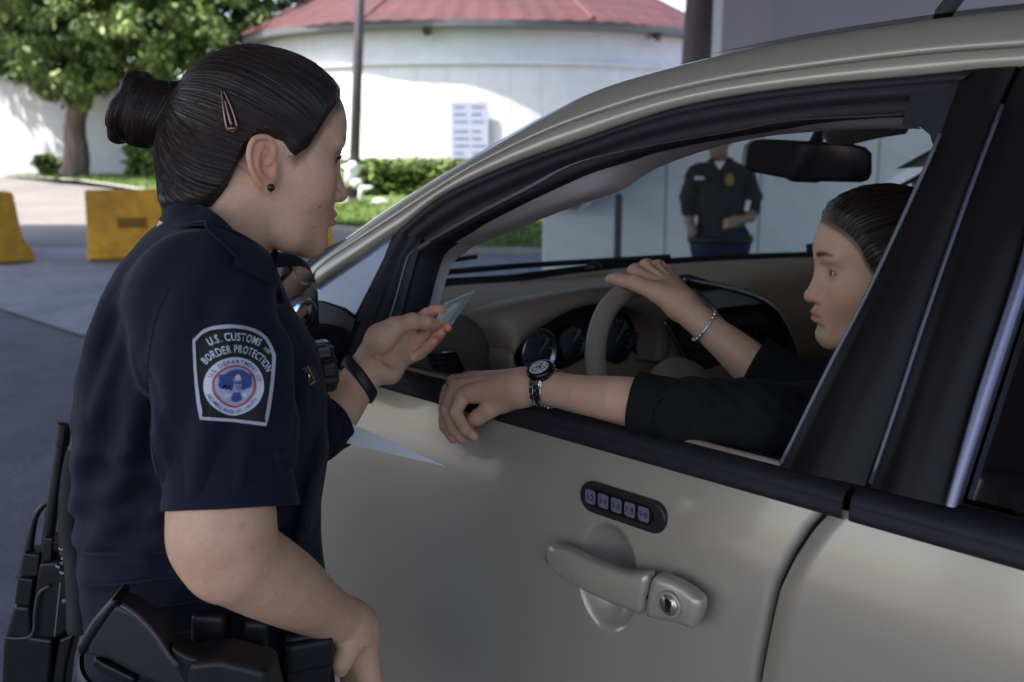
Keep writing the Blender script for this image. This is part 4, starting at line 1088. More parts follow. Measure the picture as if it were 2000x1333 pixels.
class Head:
    def __init__(s, c, R, sc=1.0): s.c = np.asarray(c, float); s.R = np.asarray(R, float); s.s = sc
    def p(s, x, y, z): return s.c + s.R @ (np.array([x, y, z]) * s.s)
    def inv(s, P): return ((P - s.c) @ s.R) / s.s
    def ear(s, fx, sg, k=.0025):
        c0 = np.array([-.006, sg * .0715, -.006]); a = .20
        ef = np.array([math.cos(a), 0, math.sin(a)]); eu = np.array([-math.sin(a), 0, math.cos(a)])
        def e(f, u, w=0): q = c0 + ef * f + eu * u; q[1] += sg * (.006 - .42 * f + w); return s.p(*q)
        Re = np.stack([s.R @ (ef - np.array([0, sg * .42, 0])) / math.hypot(1, .42), s.R @ (np.array([0, sg * 1.0, 0]) + ef * .42) / math.hypot(1, .42), s.R @ eu], 1)
        fx.ell(e(-.003, .001), np.array([.0165, .0042, .027]) * s.s, .004, Re)
        fx.ell(e(.009, -.004, -.004), np.array([.010, .008, .020]) * s.s, .006, Re)
        fx.ell(e(.0015, -.003, .006), np.array([.0085, .0060, .0125]) * s.s, .003, Re, 'sub')
        fx.ell(e(-.006, .014, .006), np.array([.0065, .0040, .0105]) * s.s, .003, Re, 'sub')
        hx = [(.004, .000), (.011, .008), (.013, .018), (.008, .027), (-.003, .0305), (-.013, .026), (-.0185, .014), (-.0185, .000), (-.014, -.014), (-.007, -.024)]
        P = spline([e(f, u, .0025) for f, u in hx], 26); fx.chain(P, [.0030 * s.s] * 26, .002)
        P = spline([e(-.001, .021, .001), e(-.0085, .010, .002), e(-.0105, -.002, .0025), e(-.007, -.013, .002), e(.001, -.017, .001)], 14); fx.chain(P, [.0027 * s.s] * 14, .002)
        fx.ell(e(.0105, -.006, .002), np.array([.0038, .0036, .0058]) * s.s, .002, Re)
        fx.ell(e(.001, -.0265, .0015), np.array([.0072, .0036, .0082]) * s.s, .004, Re)
        s.lobe = e(.002, -.027, .0058)
        return e
    def build(s, fx, full=True):
        S_ = s.s
        def E(c, r, k, mode='add'): fx.ell(s.p(*c), np.array(r) * S_, k * S_, s.R, mode)
        def Cn(a, b, ra, rb, k, mode='add'): fx.cone(s.p(*a), s.p(*b), ra * S_, rb * S_, k * S_, mode)
        E((.002, 0, .036), (.0945, .0770, .090), .01)
        E((.042, 0, .050), (.060, .0650, .056), .03)
        E((.034, 0, -.012), (.060, .0595, .072), .03)
        E((.026, 0, -.057), (.054, .0470, .044), .025)
        for y in (-1, 1):
            Cn((-.006, y * .048, -.038), (.040, y * .037, -.085), .0165, .0135, .025)
            Cn((.040, y * .040, -.086), (.076, y * .010, -.094), .015, .015, .022)
            E((.054, y * .040, -.024), (.034, .026, .034), .022)
        E((.074, 0, -.090), (.019, .022, .017), .018)
        E((.071, 0, -.056), (.026, .033, .028), .030)
        for y in (-1, 1):
            E((.100, y * .033, .011), (.017, .019, .0125), .014, 'sub')
            E((.082, y * .030, .031), (.0125, .023, .007), .014)
            E((.0785, y * .0315, .0105), (.0130, .0160, .0125), .004)
            E((.0935, y * .0320, .0090), (.0085, .0125, .0030), .002, 'sub')
        Cn((.087, 0, .018), (.1065, 0, -.026), .0075, .0095, .013)
        E((.1090, 0, -.0315), (.0105, .0110, .0093), .006)
        for y in (-1, 1):
            E((.098, y * .0125, -.0335), (.0100, .0072, .0075), .005)
            E((.1035, y * .0068, -.0420), (.0040, .0030, .0030), .002, 'sub')
        E((.0992, 0, -.0560), (.0085, .0200, .0056), .005)
        E((.0975, 0, -.0672), (.0095, .0185, .0064), .005)
        E((.1078, 0, -.0612), (.0090, .0180, .0010), .002, 'sub')
        E((.1010, 0, -.0790), (.0110, .022, .0050), .010, 'sub')
        s.eR = s.ear(fx, -1); s.eL = s.ear(fx, 1)
    def tint(s, P, base=None):
        """natural colouring of the skin: lips, brows' roots, ears, cheeks, moles"""
        L = s.inv(P); t = np.ones((len(P), 3), np.float32) if base is None else base
        def blob(c, r, col, y2=True):
            for sg in ((1, -1) if y2 and c[1] != 0 else (1,)):
                d = np.sqrt((((L - np.array([c[0], c[1] * sg, c[2]])) / np.array(r)) ** 2).sum(1)); w = (1 - smoothstep(.55, 1.15, d))[:, None]
                t[:] = t * (1 - w) + t * np.array(col) * w
        blob((.1015, 0, -.0605), (.017, .025, .0125), (.90, .62, .60))
        blob((.066, .045, -.03), (.04, .03, .03), (1.03, .90, .88))
        blob((-.008, .085, -.004), (.024, .02, .036), (1.08, .84, .78))
        blob((.110, 0, -.028), (.016, .016, .014), (1.03, .90, .87))
        blob((.088, .032, .008), (.012, .020, .013), (.78, .68, .66))
        for t_ in np.linspace(0, 1, 9): blob((.094 - .006 * t_ - .020 * t_ * t_, .013 + .033 * t_, .0335 + .0035 * math.sin(PI * t_ * .8)), (.034, .0075, .0054 - .0020 * t_), (.34, .26, .24))
        for t_ in np.linspace(0, 1, 7): blob((.090 - .004 * (2 * t_ - .7) ** 2, .022 + .021 * t_, .0120 - .003 * (2 * t_ - 1) ** 2), (.020, .004, .0018), (.36, .28, .28))
        return t
    def eyes(s, parent, col=(.08, .045, .02)):
        for y in (-1, 1):
            mb = MB(); mb.lathe(s.p(.0790, y * .0315, .0100), s.R @ np.array([1, 0, -.06]), [(-.0115 * s.s * math.cos(a), max(.0002, .0115 * s.s * math.sin(a))) for a in np.linspace(.02, PI - .02, 20)], 24)
            o = mb.build("eye", mat("eye_white", (.62, .58, .55), .15), parent, smooth=True)
            mb = MB(); mb.lathe(s.p(.0790, y * .0315, .0100), s.R @ np.array([1, 0, -.06]), [(.0100 * s.s, .0056 * s.s), (.0116 * s.s, .0050 * s.s), (.01185 * s.s, .001 * s.s)], 20)
            mb.build("iris", mat("iris_brown", col, .1), o, smooth=True)
    def brows(s, parent, m, fx_bvh=None, n=70, lash=True):
        mb = MB(); r = np.random.default_rng(5)
        for y in (-1, 1):
            for _ in range(n):
                t = r.random() * .5; a = np.array([.0955 - .006 * t - .022 * t * t, y * (.012 + .036 * t), .0335 + .004 * math.sin(PI * t * .8) + r.normal() * .0019])
                b = a + np.array([-.003, y * .0045, .0012 + r.normal() * .001])
                for q in (a, b):
                    pass
                if fx_bvh:
                    pa = fx_bvh.find_nearest(Vector(s.p(*a))); pb = fx_bvh.find_nearest(Vector(s.p(*b)))
                    A_, B_ = np.array(pa[0]) + np.array(pa[1]) * .0004, np.array(pb[0]) + np.array(pb[1]) * .0010
                else: A_, B_ = s.p(*a), s.p(*b)
                mb.tube([A_, B_], [.0004, .0002], 3, caps=False)
        if n: mb.build("eyebrow_hair", m, parent, fixn=False)
        if lash:
            mb = MB()
            for y in (-1, 1):
                for k in range(18):
                    t = k / 17; a = np.array([.0895 - .009 * t * t, y * (.0215 + .017 * t), .0125 - .003 * (2 * t - 1) ** 2])
                    mb.tube([s.p(*a), s.p(*(a + np.array([.005, y * .002 * t, .0005]))), s.p(*(a + np.array([.0100, y * .004 * t, .0035])))], [.0010, .0008, .0003], 4, caps=False)
            mb.build("eyelash", m, parent, fixn=False)

def finger(fx, pts, rs, k=.0035): fx.chain(pts, rs, k)

# ---------------------------------------------------------------- the officer
hx = [-.14, -.105, -.085, -.055, -.042, -.030, -.016, .006, .014, .030, .042, .052, .062, .074, .086, .097, .12]
hz_ = [-.084, -.083, -.079, -.064, -.040, -.006, .014, .0155, .012, -.004, .006, .022, .041, .056, .067, .076, .10]
HC = A(497, 309, 1.16)
yaw, pit, rol = math.radians(27), math.radians(8), math.radians(0)
HR = rotz(yaw) @ roty(pit) @ rotx(rol)
H1 = Head(HC, HR, .93)
fx = SDF(HC + [-.20, -.16, -.30], HC + [.18, .15, .16], .0018)
H1.build(fx)
nb = A(418, 500, 1.165)
fx.cone(H1.p(-.030, 0, -.045), nb, .055, .056, .022)
fx.cone(H1.p(-.010, 0, -.065), nb + [.012, 0, .02], .040, .046, .018)
fx.cone(nb + [-.02, -.03, .005], nb + [-.03, -.10, -.075], .036, .034, .04)
fx.cone(nb + [-.02, .03, .005], nb + [-.03, .10, -.075], .036, .034, .04)
Pf, Ff = fx.mesh()
sdf_head = fx
# right arm
SHR = A(402, 590, .985)
EL = A(430, 1075, .925)
WR = A(687, 1214, 1.095)
fa = SDF(np.minimum(np.minimum(SHR, EL), WR) + [-.10, -.10, -.22], np.maximum(np.maximum(SHR, EL), WR) + [.10, .10, .10], .0024)
fa.chain([SHR, A(418, 700, .972), A(432, 850, .95)], [.040, .046, .048], .01)
fa.chain([A(432, 850, .95), A(432, 990, .937), A(434, 1045, .932), A(452, 1088, .935)], [.049, .0455, .0455, .0445], .02)
fa.cone(A(414, 1066, .93), A(436, 1098, .925), .032, .031, .02)
fa.ell(A(668, 1238, 1.078), (.011, .011, .011), .012)
fa.chain(spline([A(452, 1088, .935), A(506, 1118, .965), A(564, 1151, 1.00), A(630, 1193, 1.055), A(683, 1216, 1.095)], 14), np.interp(np.linspace(0, 1, 14), [0, .2, .42, .75, 1], [.0440, .0430, .0392, .0300, .0252]), .004)
# right hand hanging below the wrist
hw = A(697, 1222, 1.103)
kn = [A(727, 1345, 1.095), A(715, 1356, 1.115), A(700, 1358, 1.135), A(684, 1350, 1.15)]      # index .. little finger knuckles
fa.cone(A(683, 1216, 1.095), hw, .0255, .024, .012)
for q, r0 in zip(kn, (.0135, .0135, .013, .012)): fa.cone(hw + (q - hw) * .12, q, .019, r0, .014)
tips = [[A(733, 1385, 1.085), A(722, 1418, 1.09), A(708, 1438, 1.10)], [A(720, 1402, 1.105), A(708, 1436, 1.108), A(694, 1455, 1.115)], [A(702, 1402, 1.13), A(690, 1433, 1.13), A(678, 1450, 1.132)], [A(686, 1388, 1.148), A(676, 1414, 1.148), A(667, 1428, 1.146)]]
for q, tp, r0 in zip(kn, tips, (.0105, .0108, .0102, .0092)): finger(fa, [q] + tp, [r0 * 1.15, r0, r0 * .88, r0 * .75])
th = [A(695, 1240, 1.085), A(680, 1268, 1.07), A(669, 1292, 1.065), A(666, 1308, 1.068)]
fa.cone(hw, th[0], .018, .016, .012); finger(fa, th, [.0155, .0125, .0108, .0085], .006)
Pa, Fa = fa.mesh()
# left arm and hand
LW = A(712, 728, 1.412)
SHL = A(458, 625, 1.30)
fl = SDF(A(560, 1000, 1.25) + [-.12, -.06, -.10], A(900, 560, 1.50) + [.03, .06, .04], .0016)
fl.chain([A(458, 630, 1.30), A(530, 730, 1.32), A(596, 836, 1.325)], [.044, .040, .036], .01)
fl.chain(spline([A(596, 840, 1.325), A(618, 848, 1.335), A(650, 815, 1.36), A(682, 775, 1.39), A(706, 736, 1.408)], 14), np.interp(np.linspace(0, 1, 14), [0, .25, .5, .75, 1], [.036, .034, .0310, .0268, .0246]), .004)
fl.cone(A(706, 736, 1.408), A(722, 712, 1.416), .0245, .0235, .01)
M = [A(797, 643, 1.462), A(806, 664, 1.468), A(797, 687, 1.463), A(781, 708, 1.452)]
for q, r0 in zip(M, (.0115, .012, .0115, .0105)): fl.cone(A(720, 714, 1.416), q, .0180, r0 * .92, .011)
fl.chain([A(733, 722, 1.405), A(760, 724, 1.418), A(785, 706, 1.44)], [.017, .0175, .012], .012)
fl.chain([A(722, 690, 1.402), A(744, 662, 1.392), A(771, 640, 1.392)], [.017, .0195, .0145], .012)
fl.ell(A(770, 690, 1.405), (.022, .010, .018), .012, mode='sub')
TB_ = [A(771, 640, 1.392), A(806, 628, 1.408), A(832, 630, 1.424), A(849, 632, 1.434)]
finger(fl, TB_, [.0140, .0112, .0105, .0078], .006)
fl.ell(A(826, 628, 1.415), (.012, .0075, .0085), .006)
fing = [[M[0], A(833, 614, 1.478), A(850, 606, 1.462), A(862, 605, 1.452)], [M[1], A(846, 652, 1.478), A(864, 641, 1.464), A(873, 640, 1.455)],
        [M[2], A(838, 674, 1.468), A(854, 659, 1.455), A(862, 650, 1.446)], [M[3], A(820, 692, 1.452), A(838, 677, 1.442), A(848, 666, 1.434)]]
for f_, r0 in zip(fing, (.0098, .0102, .0098, .0088)): finger(fl, f_, [r0 * 1.02, r0 * .94, r0 * .86, r0 * .72], .0012)
for a_, b_, r0 in ((A(738, 694, 1.385), A(786, 655, 1.400), .0026), (A(748, 712, 1.388), A(806, 668, 1.424), .0024), (A(756, 704, 1.386), A(816, 652, 1.43), .0020), (A(770, 716, 1.40), A(826, 676, 1.436), .0022), (A(728, 700, 1.388), A(736, 726, 1.388), .0016), (A(800, 640, 1.40), (A(812, 634, 1.404)), .0016)):
    fl.cone(a_, b_, r0, r0, .005, 'sub')
Pl, Fl = fl.mesh()
# trunk under the clothes (plain)
ft = SDF(A(400, 900, 1.15) + [-.25, -.26, -.35], A(400, 500, 1.15) + [.25, .26, .06], .012)
ft.chain([nb + [-.02, 0, -.05], A(392, 700, 1.15), A(388, 950, 1.15), A(400, 1230, 1.15)], [.070, .088, .085, .095], .05)
ft.cone(nb + [-.03, -.08, -.09], nb + [-.03, .08, -.09], .045, .045, .05)
ft.cone(SHR, nb + [-.03, -.07, -.10], .036, .042, .03); ft.cone(SHL, nb + [-.03, .07, -.10], .034, .042, .03)
Pt, Ft = ft.mesh()
V_, F_ = join_pf([(Pf, Ff), (Pa, Fa), (Pl, Fl), (Pt, Ft)])
tn = H1.tint(V_)
_L = H1.inv(V_); _hg = _L[:, 2] - np.interp(_L[:, 0], hx, hz_)
_w = (smoothstep(-.008, .011, _hg) * (np.abs(_L[:, 1]) < .0735) * (_L[:, 2] < .2) * (np.linalg.norm(_L, axis=1) < .16))[:, None]
tn = tn * (1 - _w) + tn * np.array((.30, .24, .24)) * _w
def tblob(P, c, r, col):
    d = np.linalg.norm(P - c, axis=1) / r; w = (1 - smoothstep(.4, 1.1, d))[:, None]; tn[:] = tn * (1 - w) + tn * np.array(col) * w
for q in [TB_[3], TB_[2]] + [f_[3] for f_ in fing] + [f_[2] for f_ in fing]: tblob(V_, q, .014, (1.05, .84, .80))
for q in kn: tblob(V_, q, .02, (1.03, .88, .86))
tblob(V_, A(772, 668, 1.40), .022, (1.04, .90, .88)); tblob(V_, A(430, 1085, .90), .04, (1.01, .94, .92))
for px, py in ((473, 1028), (496, 1070), (520, 1090), (500, 1300)):            # small marks on the forearm
    o_, _, _, _ = None, None, None, None
def arm_mark(px, py, r, col):
    r_ = ray(px, py); hit = BV.ray_cast(Vector(CAMP), Vector(r_).normalized())
    if hit[0]: tblob(V_, np.array(hit[0]), r, col)
BV = BVHTree.FromPolygons([tuple(v) for v in V_], [tuple(f) for f in F_])
for px, py, r in ((472, 1028, .0040), (492, 1072, .0040), (523, 1088, .003)): arm_mark(px, py, r, (.97, .74, .70))
for px, py, r in ((613, 444, .0022), (624, 405, .0022), (712, 1265, .002), (540, 1160, .0018)): arm_mark(px, py, r, (.62, .45, .40))
off = thing("person", "woman officer in navy short-sleeved uniform with dark hair in a bun, holding up a card", "person", (HC[0] - .05, HC[1], 0))
body = mk("body", V_, F_, m_skin, off, tint=tn)
for v3 in (H1,): v3.eyes(off)
H1.brows(off, m_strand, BV, 0)

# ---- hair
lo, hi = HC + [-.20, -.14, -.14], HC + [.18, .14, .17]
fh = SDF(lo, hi, .0022)
H0 = H1
def E(c, r, k): fh.ell(H1.p(*c), np.array(r) * H1.s, k, H1.R)
E((.002, 0, .036), (.0945, .0770, .090), .01); E((.042, 0, .050), (.060, .0650, .056), .03); E((.034, 0, -.012), (.060, .061, .072), .03)
fh.cone(H1.p(-.030, 0, -.045), H1.p(-.05, 0, -.10), .056, .05, .022)
E((-.055, 0, -.005), (.048, .060, .055), .03)
X, Y, Z = np.meshgrid(*fh.ax, indexing='ij'); P = np.stack([X, Y, Z], -1).reshape(-1, 3); L = H1.inv(P)
def gl_(L):
    g = np.interp(L[:, 0], hx, hz_)
    return (L[:, 2] - g)
gg = (gl_(L) - .003 - .006 * smoothstep(.015, .040, L[:, 0]) + .0009 * np.sin(L[:, 0] * 310 + L[:, 1] * 160)).reshape(fh.v.shape)
thick = -.0022 + .0078 * smoothstep(-.001, .020, gg) + .0015 * smoothstep(.0, -.08, L[:, 0].reshape(fh.v.shape)) * smoothstep(0, .03, gg)
fh.v = np.maximum(fh.v - thick.astype(np.float32), (-gg * .8).astype(np.float32))
BUNC = A(272, 217, 1.165)                       # bun
root = A(330, 205, 1.165)
Ph, Fh = fh.mesh()
bd = (root - HC); bd /= np.linalg.norm(bd)
def hair_uv(P, c, ax):
    d = P - c; t = d @ ax; q = d - np.outer(t, ax)
    x = np.cross(ax, [0, 0, 1.]); x /= np.linalg.norm(x); y = np.cross(x, ax)
    an = np.arctan2(q @ y, q @ x) / (2 * PI)
    return np.stack([np.abs(an), np.linalg.norm(d, axis=1)], 1)
c0 = HC + np.array([.0, 0, .02]); uvh = hair_uv(Ph, root, (c0 - root) / np.linalg.norm(c0 - root))
hair = mk("hair", Ph, Fh, m_hair, off, uv=uvh)
HB = BVHTree.FromPolygons([tuple(v) for v in Ph], [tuple(f) for f in Fh])
# combed strands running from the hairline back to the bun
mb = MB(); r5 = np.random.default_rng(21)
def strand(p0, p1, n, lift, wid, sag=0):
    path = []
    side_ = r5.normal() * .004
    for t in np.linspace(0, 1, n):
        q = p0 * (1 - t) + p1 * t + (H1.R @ np.array([0, 0, 1])) * (.02 + sag) * math.sin(PI * t)
        h = HB.find_nearest(Vector(q)); 
        path.append(p0 if t == 0 else np.array(h[0]) + np.array(h[1]) * lift)
    return path
cnt = 0
while cnt < 2900:
    L0 = np.array([r5.uniform(-.10, .105), r5.uniform(-.085, .085), 0]); L0[2] = np.interp(L0[0], hx, hz_) + (r5.uniform(-.003, .006) if r5.random() < .45 else r5.uniform(-.002, .014)) + (r5.random() < .35) * r5.uniform(0, .08)
    h = HB.find_nearest(Vector(H1.p(*L0)))
    if (np.array(h[0]) - H1.p(*L0)) @ (np.array(h[0]) - H1.p(*L0)) > .03 ** 2: continue
    p0 = np.array(h[0]); cnt += 1
    if L0[2] - np.interp(L0[0], hx, hz_) < .008: hb = BV.find_nearest(Vector(H1.p(*L0))); p0 = np.array(hb[0]) + np.array(hb[1]) * .0001
    sp_ = strand(p0, root + r5.normal(size=3) * .010, 11, .0001 + .0008 * r5.random(), 0, -.02 + .01 * r5.random())
    if max(np.linalg.norm(q - HC) for q in sp_) > .15: continue
    mb.tube(sp_, np.interp(np.linspace(0, 1, 11), [0, .15, .9, 1], [.00022, .00034, .00036, .0003]), 3, caps=False)
# fine hairs along the forehead and the nape that leave the shell
for _ in range(60):
    L0 = np.array([r5.uniform(-.09, -.03), -r5.uniform(.02, .075), 0])
    L0[2] = np.interp(L0[0], hx, hz_) - r5.uniform(.0, .010)
    h = BV.find_nearest(Vector(H1.p(*L0))); p0 = np.array(h[0]); n0 = np.array(h[1])
    dirv = root - p0; dirv /= np.linalg.norm(dirv); ln = r5.uniform(.015, .04)
    pth = []
    for t in np.linspace(0, 1, 6):
        q = p0 + dirv * ln * t; hh = BV.find_nearest(Vector(q)); pth.append(np.array(hh[0]) + np.array(hh[1]) * (.0004 + .004 * t * r5.random()))
    if max(np.linalg.norm(q - HC) for q in pth) > .135: continue
    mb.tube(pth, [.00012, .00018, .00018, .00016, .0001, .00006], 3, caps=False)
for (px, py, dx, dy) in ((355, 385, -22, 14), (350, 372, -26, 22), (362, 392, -14, 20), (335, 160, 12, -26), (330, 172, 2, -30), (340, 150, 22, -22)):
    p0 = A(px, py, 1.13); p1 = A(px + dx * .6, py + dy * .3, 1.13); p2 = A(px + dx, py + dy, 1.13); mb.tube(spline([p0, p1, p2], 6), [.0004, .0004, .0004, .0003, .0002, .0001], 3, caps=False)
mb.build("hair_strand", m_strand, hair, fixn=False, smooth=True)
# bun: a rolled coil
fb = SDF(BUNC - .06, BUNC + .075, .0018)
br = pxm(272, 217, 1.165)
Rb = roty(.45)
fb.ell(BUNC + [.002, 0, -.001], (.0300, .0335, .0365), .01, Rb); fb.cone(BUNC + [.012, 0, -.004], root + [.012, 0, -.006], .033, .031, .016)
for k in range(5):
    a0 = k * 2 * PI / 5
    P = [BUNC + Rb @ np.array([(.010 + .022 * math.sin(t * 2.2 + .2)) * (-.9 + .5 * t) + .008, .034 * math.cos(a0 + t * 2.0) * (.55 + .45 * math.sin(PI * t)), .036 * math.sin(a0 + t * 2.0) * (.55 + .45 * math.sin(PI * t))]) for t in np.linspace(0, 1, 14)]
    fb.chain(P, [.0075] * 14, .004)
Pb, Fb = fb.mesh()
d = Pb - BUNC; an = np.arctan2(d[:, 2], d[:, 1]) / (2 * PI)
uvb = np.stack([(d @ (Rb @ np.array([1, 0, 0]))) * 6 + .25 * an, an * .3], 1)
bun = mk("bun", Pb, Fb, m_hair, hair, uv=uvb)
BB = BVHTree.FromPolygons([tuple(v) for v in Pb], [tuple(f) for f in Fb]); mb = MB()
for k in range(190):
    x0 = r5.uniform(-.028, .03); a0 = r5.uniform(0, 6.3); pth = []
    for t in np.linspace(0, 1, 9):
        q = BUNC + Rb @ np.array([x0 + .012 * t, .05 * math.cos(a0 + t * 1.8), .05 * math.sin(a0 + t * 1.8)]); h = BB.find_nearest(Vector(q)); pth.append(np.array(h[0]) + np.array(h[1]) * .0006)
    mb.tube(pth, [.0002, .0005, .0005, .0005, .0005, .0005, .0005, .0004, .0002], 3, caps=False)
mb.build("bun_strand", m_strand, hair, fixn=False, smooth=True)
# hair clip, ear stud
def on_hair(px, py, lift=.0015):
    r_ = ray(px, py); h = HB.ray_cast(Vector(CAMP), Vector(r_).normalized()); return np.array(h[0]) + np.array(h[1]) * lift
clip = [on_hair(x, y, .0022) for x, y in ((434, 175), (437, 205), (440, 232), (446, 256), (462, 254), (459, 232), (450, 205), (438, 178))]
mb = MB(); mb.tube(spline(clip, 40), .0013, 6); mb.tube([on_hair(446, 253, .003), on_hair(461, 251, .003)], .0028, 8)
mb.tube(spline([on_hair(440, 195, .002), on_hair(447, 225, .0026), on_hair(453, 248, .003)], 10), .0016, 6)
mb.build("hair_clip", mat("clip_bronze", (.22, .14, .12), .25, metal=.9), hair, smooth=True)
e_ = H1.eR
mb = MB(); lc = e_(.003, -.0265, .0062); mb.lathe(lc, np.array([0, -1, 0]), [(-.0042 * math.cos(a), max(.0001, .0042 * math.sin(a))) for a in np.linspace(.05, PI - .05, 12)], 16)
mb.build("ear_stud", mat("stud_black", (.012, .012, .016), .15), off, smooth=True)

# ---- uniform shirt
def lerp_rows(rows, z):
    zs = np.array([r[0] for r in rows]); return [np.interp(z, zs, np.array([r[k] for r in rows])) for k in range(1, len(rows[0]))]
TY = 1.15
TROW = [(430, 352, 470, .060), (470, 314, 510, .100), (505, 276, 530, .140), (550, 248, 522, .160), (620, 213, 556, .168), (700, 187, 612, .170), (800, 169, 634, .163), (900, 167, 632, .154), (1000, 173, 618, .148), (1100, 181, 624, .150), (1180, 195, 632, .156), (1240, 194, 640, .160), (1330, 178, 640, .165)]
rows = []
for y, xl, xr, w in TROW:
    a, b = A(xl, y, TY), A(xr, y, TY); rows.append((a[2], (a[0] + b[0]) / 2, (b[0] - a[0]) / 2, w))
rows.sort()
def torso_d(X, Y, Z, grow=0.):
    zc = Z.ravel(); zs = [r[0] for r in rows]
    cx = np.interp(zc, zs, [r[1] for r in rows]).reshape(Z.shape); a = np.interp(zc, zs, [r[2] for r in rows]).reshape(Z.shape) + grow; w = np.interp(zc, zs, [r[3] for r in rows]).reshape(Z.shape) + grow
    k = ((np.abs(X - cx) / a) ** 2.25 + (np.abs(Y - TY) / w) ** 2.25) ** (1 / 2.25)
    return (k - 1) * np.minimum(a, w) * .85
ztop, zbot = A(400, 425, TY)[2], A(400, 1262, TY)[2]
fs = SDF((-.62, .80, zbot - .02), (-.16, 1.50, ztop + .05), .0032)
X, Y, Z = np.meshgrid(*[a.astype(np.float32) for a in fs.ax], indexing='ij', sparse=True)
Zf = np.broadcast_to(Z, fs.v.shape)
d = torso_d(X, Y, Z + 0 * X + 0 * Y).astype(np.float32)
def ridge(X, Y, Z, p, dirv, wl, amp, r):                # a few soft folds around a point, running along dirv
    dx, dy, dz = X - p[0], Y - p[1], Z - p[2]
    n = np.cross(np.asarray(dirv, float), [0, 1, 0]); n /= np.linalg.norm(n)
    s = dx * n[0] + dy * n[1] + dz * n[2]
    return amp * np.sin(2 * PI * s / wl + .8) * np.exp(-(dx * dx + dy * dy + dz * dz) / (r * r))
fold = 0
for px, py, yy, dv3, wl, am, r in ((250, 1120, .98, (1, 0, .25), .034, .0045, .10), (330, 1170, .98, (1, 0, .1), .028, .004, .10), (520, 1180, 1.0, (1, 0, -.2), .03, .004, .09),
                                   (215, 880, .99, (.5, 0, 1), .05, .004, .12), (230, 700, .99, (.3, 0, 1), .06, .004, .13), (560, 1050, 1.05, (.3, 0, 1), .035, .004, .10),
                                   (590, 950, 1.1, (.25, 0, 1), .03, .0035, .10), (190, 1020, 1.02, (1, 0, .5), .04, .004, .09)):
    fold = fold + ridge(X, Y, Z, A(px, py, yy), dv3, wl, am, r)
d = d + fold.astype(np.float32)
def crease(X, Y, Z, a, b, w, amp):                      # one pressed fold from a to b
    ab = b - a; L2 = ab @ ab; t = np.clip(((X - a[0]) * ab[0] + (Y - a[1]) * ab[1] + (Z - a[2]) * ab[2]) / L2, 0, 1)
    s2 = (X - a[0] - t * ab[0]) ** 2 + ((Y - a[1] - t * ab[1]) * .25) ** 2 + (Z - a[2] - t * ab[2]) ** 2
    return -amp * np.exp(-s2 / (w * w)) * (1 - .6 * t) + amp * .8 * np.exp(-(np.sqrt(s2) - 1.9 * w) ** 2 / (w * w)) * (1 - .6 * t)
CREASES = [((318, 930, .95), (240, 1010, .98)), ((312, 880, .95), (215, 900, .99)), ((300, 1000, .96), (220, 1110, .98)), ((545, 1020, 1.0), (600, 1120, 1.05)), ((300, 1110, .97), (480, 1150, .97)), ((250, 1190, .98), (420, 1175, .97)),
           ((250, 640, 1.0), (200, 800, 1.02)), ((520, 1160, .98), (600, 1190, 1.02))]
for a, b in CREASES: d = d + crease(X, Y, Z, A(*a), A(*b), .007, .0035).astype(np.float32)
fs.v = np.minimum(fs.v, d)
# shoulders and sleeves
fs.cone(nb + [-.03, -.02, -.02], A(398, 582, 1.005), .050, .062, .045)
fs.cone(nb + [-.03, .02, -.02], A(445, 590, 1.30), .050, .056, .045)
ks = .022
fs.chain([A(398, 590, 1.0), A(420, 700, .972), A(440, 830, .953), A(452, 988, .942)], [.067, .0665, .0635, .0600], ks)
sl = slice(None)
for px, py, yy, dv3, wl, am, r in ((520, 780, .95, (.15, 0, 1), .05, .004, .10), (360, 900, .92, (.25, 0, 1), .045, .004, .10), (530, 930, .93, (.2, 0, 1), .035, .004, .08), (420, 600, .92, (.6, 0, 1), .05, .0025, .08)):
    fs.v += ridge(X, Y, Z, A(px, py, yy), dv3, wl, am, r).astype(np.float32) * (fs.v < .03)
for a, b in (((560, 620, .96), (520, 760, .90)), ((310, 760, .93), (345, 930, .90)), ((575, 800, .93), (548, 930, .90)), ((540, 900, .90), (500, 975, .885)), ((330, 640, .95), (400, 610, .91)), ((300, 700, .95), (322, 820, .92))):
    fs.v += crease(X, Y, Z, A(*a), A(*b), .006, .003).astype(np.float32) * (fs.v < .03)
# sleeve mouth: cut flat at the hem and hollowed round the arm
hemc = A(455, 988, .942); axs = hemc - A(440, 830, .953); axs /= np.linalg.norm(axs); axs = axs + np.array([0, 0, 0]); 
hemn = np.array([.10, .15, -1.0]); hemn /= np.linalg.norm(hemn)
dist_ax = None
def halfcut(fs, c, n, ball, r):
    s_ = fs.box(ball - r, ball + r); Xs, Ys, Zs = fs.xyz(s_)
    h = (Xs - c[0]) * n[0] + (Ys - c[1]) * n[1] + (Zs - c[2]) * n[2]
    a = np.maximum(h, np.sqrt((Xs - ball[0]) ** 2 + (Ys - ball[1]) ** 2 + (Zs - ball[2]) ** 2) * 0 + h)
    return s_, h
# remove only the sleeve below the hem: done by cutting with a capsule-shaped box that does not reach the trunk
Rh = np.stack([np.cross([0, 1, 0], -hemn) / np.linalg.norm(np.cross([0, 1, 0], -hemn)), np.cross(-hemn, np.cross([0, 1, 0], -hemn)) / np.linalg.norm(np.cross(-hemn, np.cross([0, 1, 0], -hemn))), -hemn], 1)
fs.rbox(hemc + hemn * .034 + np.array([.0, -.03, 0]), (.085, .066, .060), .004, .0, Rh, 'sub')
fs.chain([A(436, 880, .950), A(445, 960, .945), A(450, 1030, .941)], [.045, .0530, .0560], .003, 'sub')
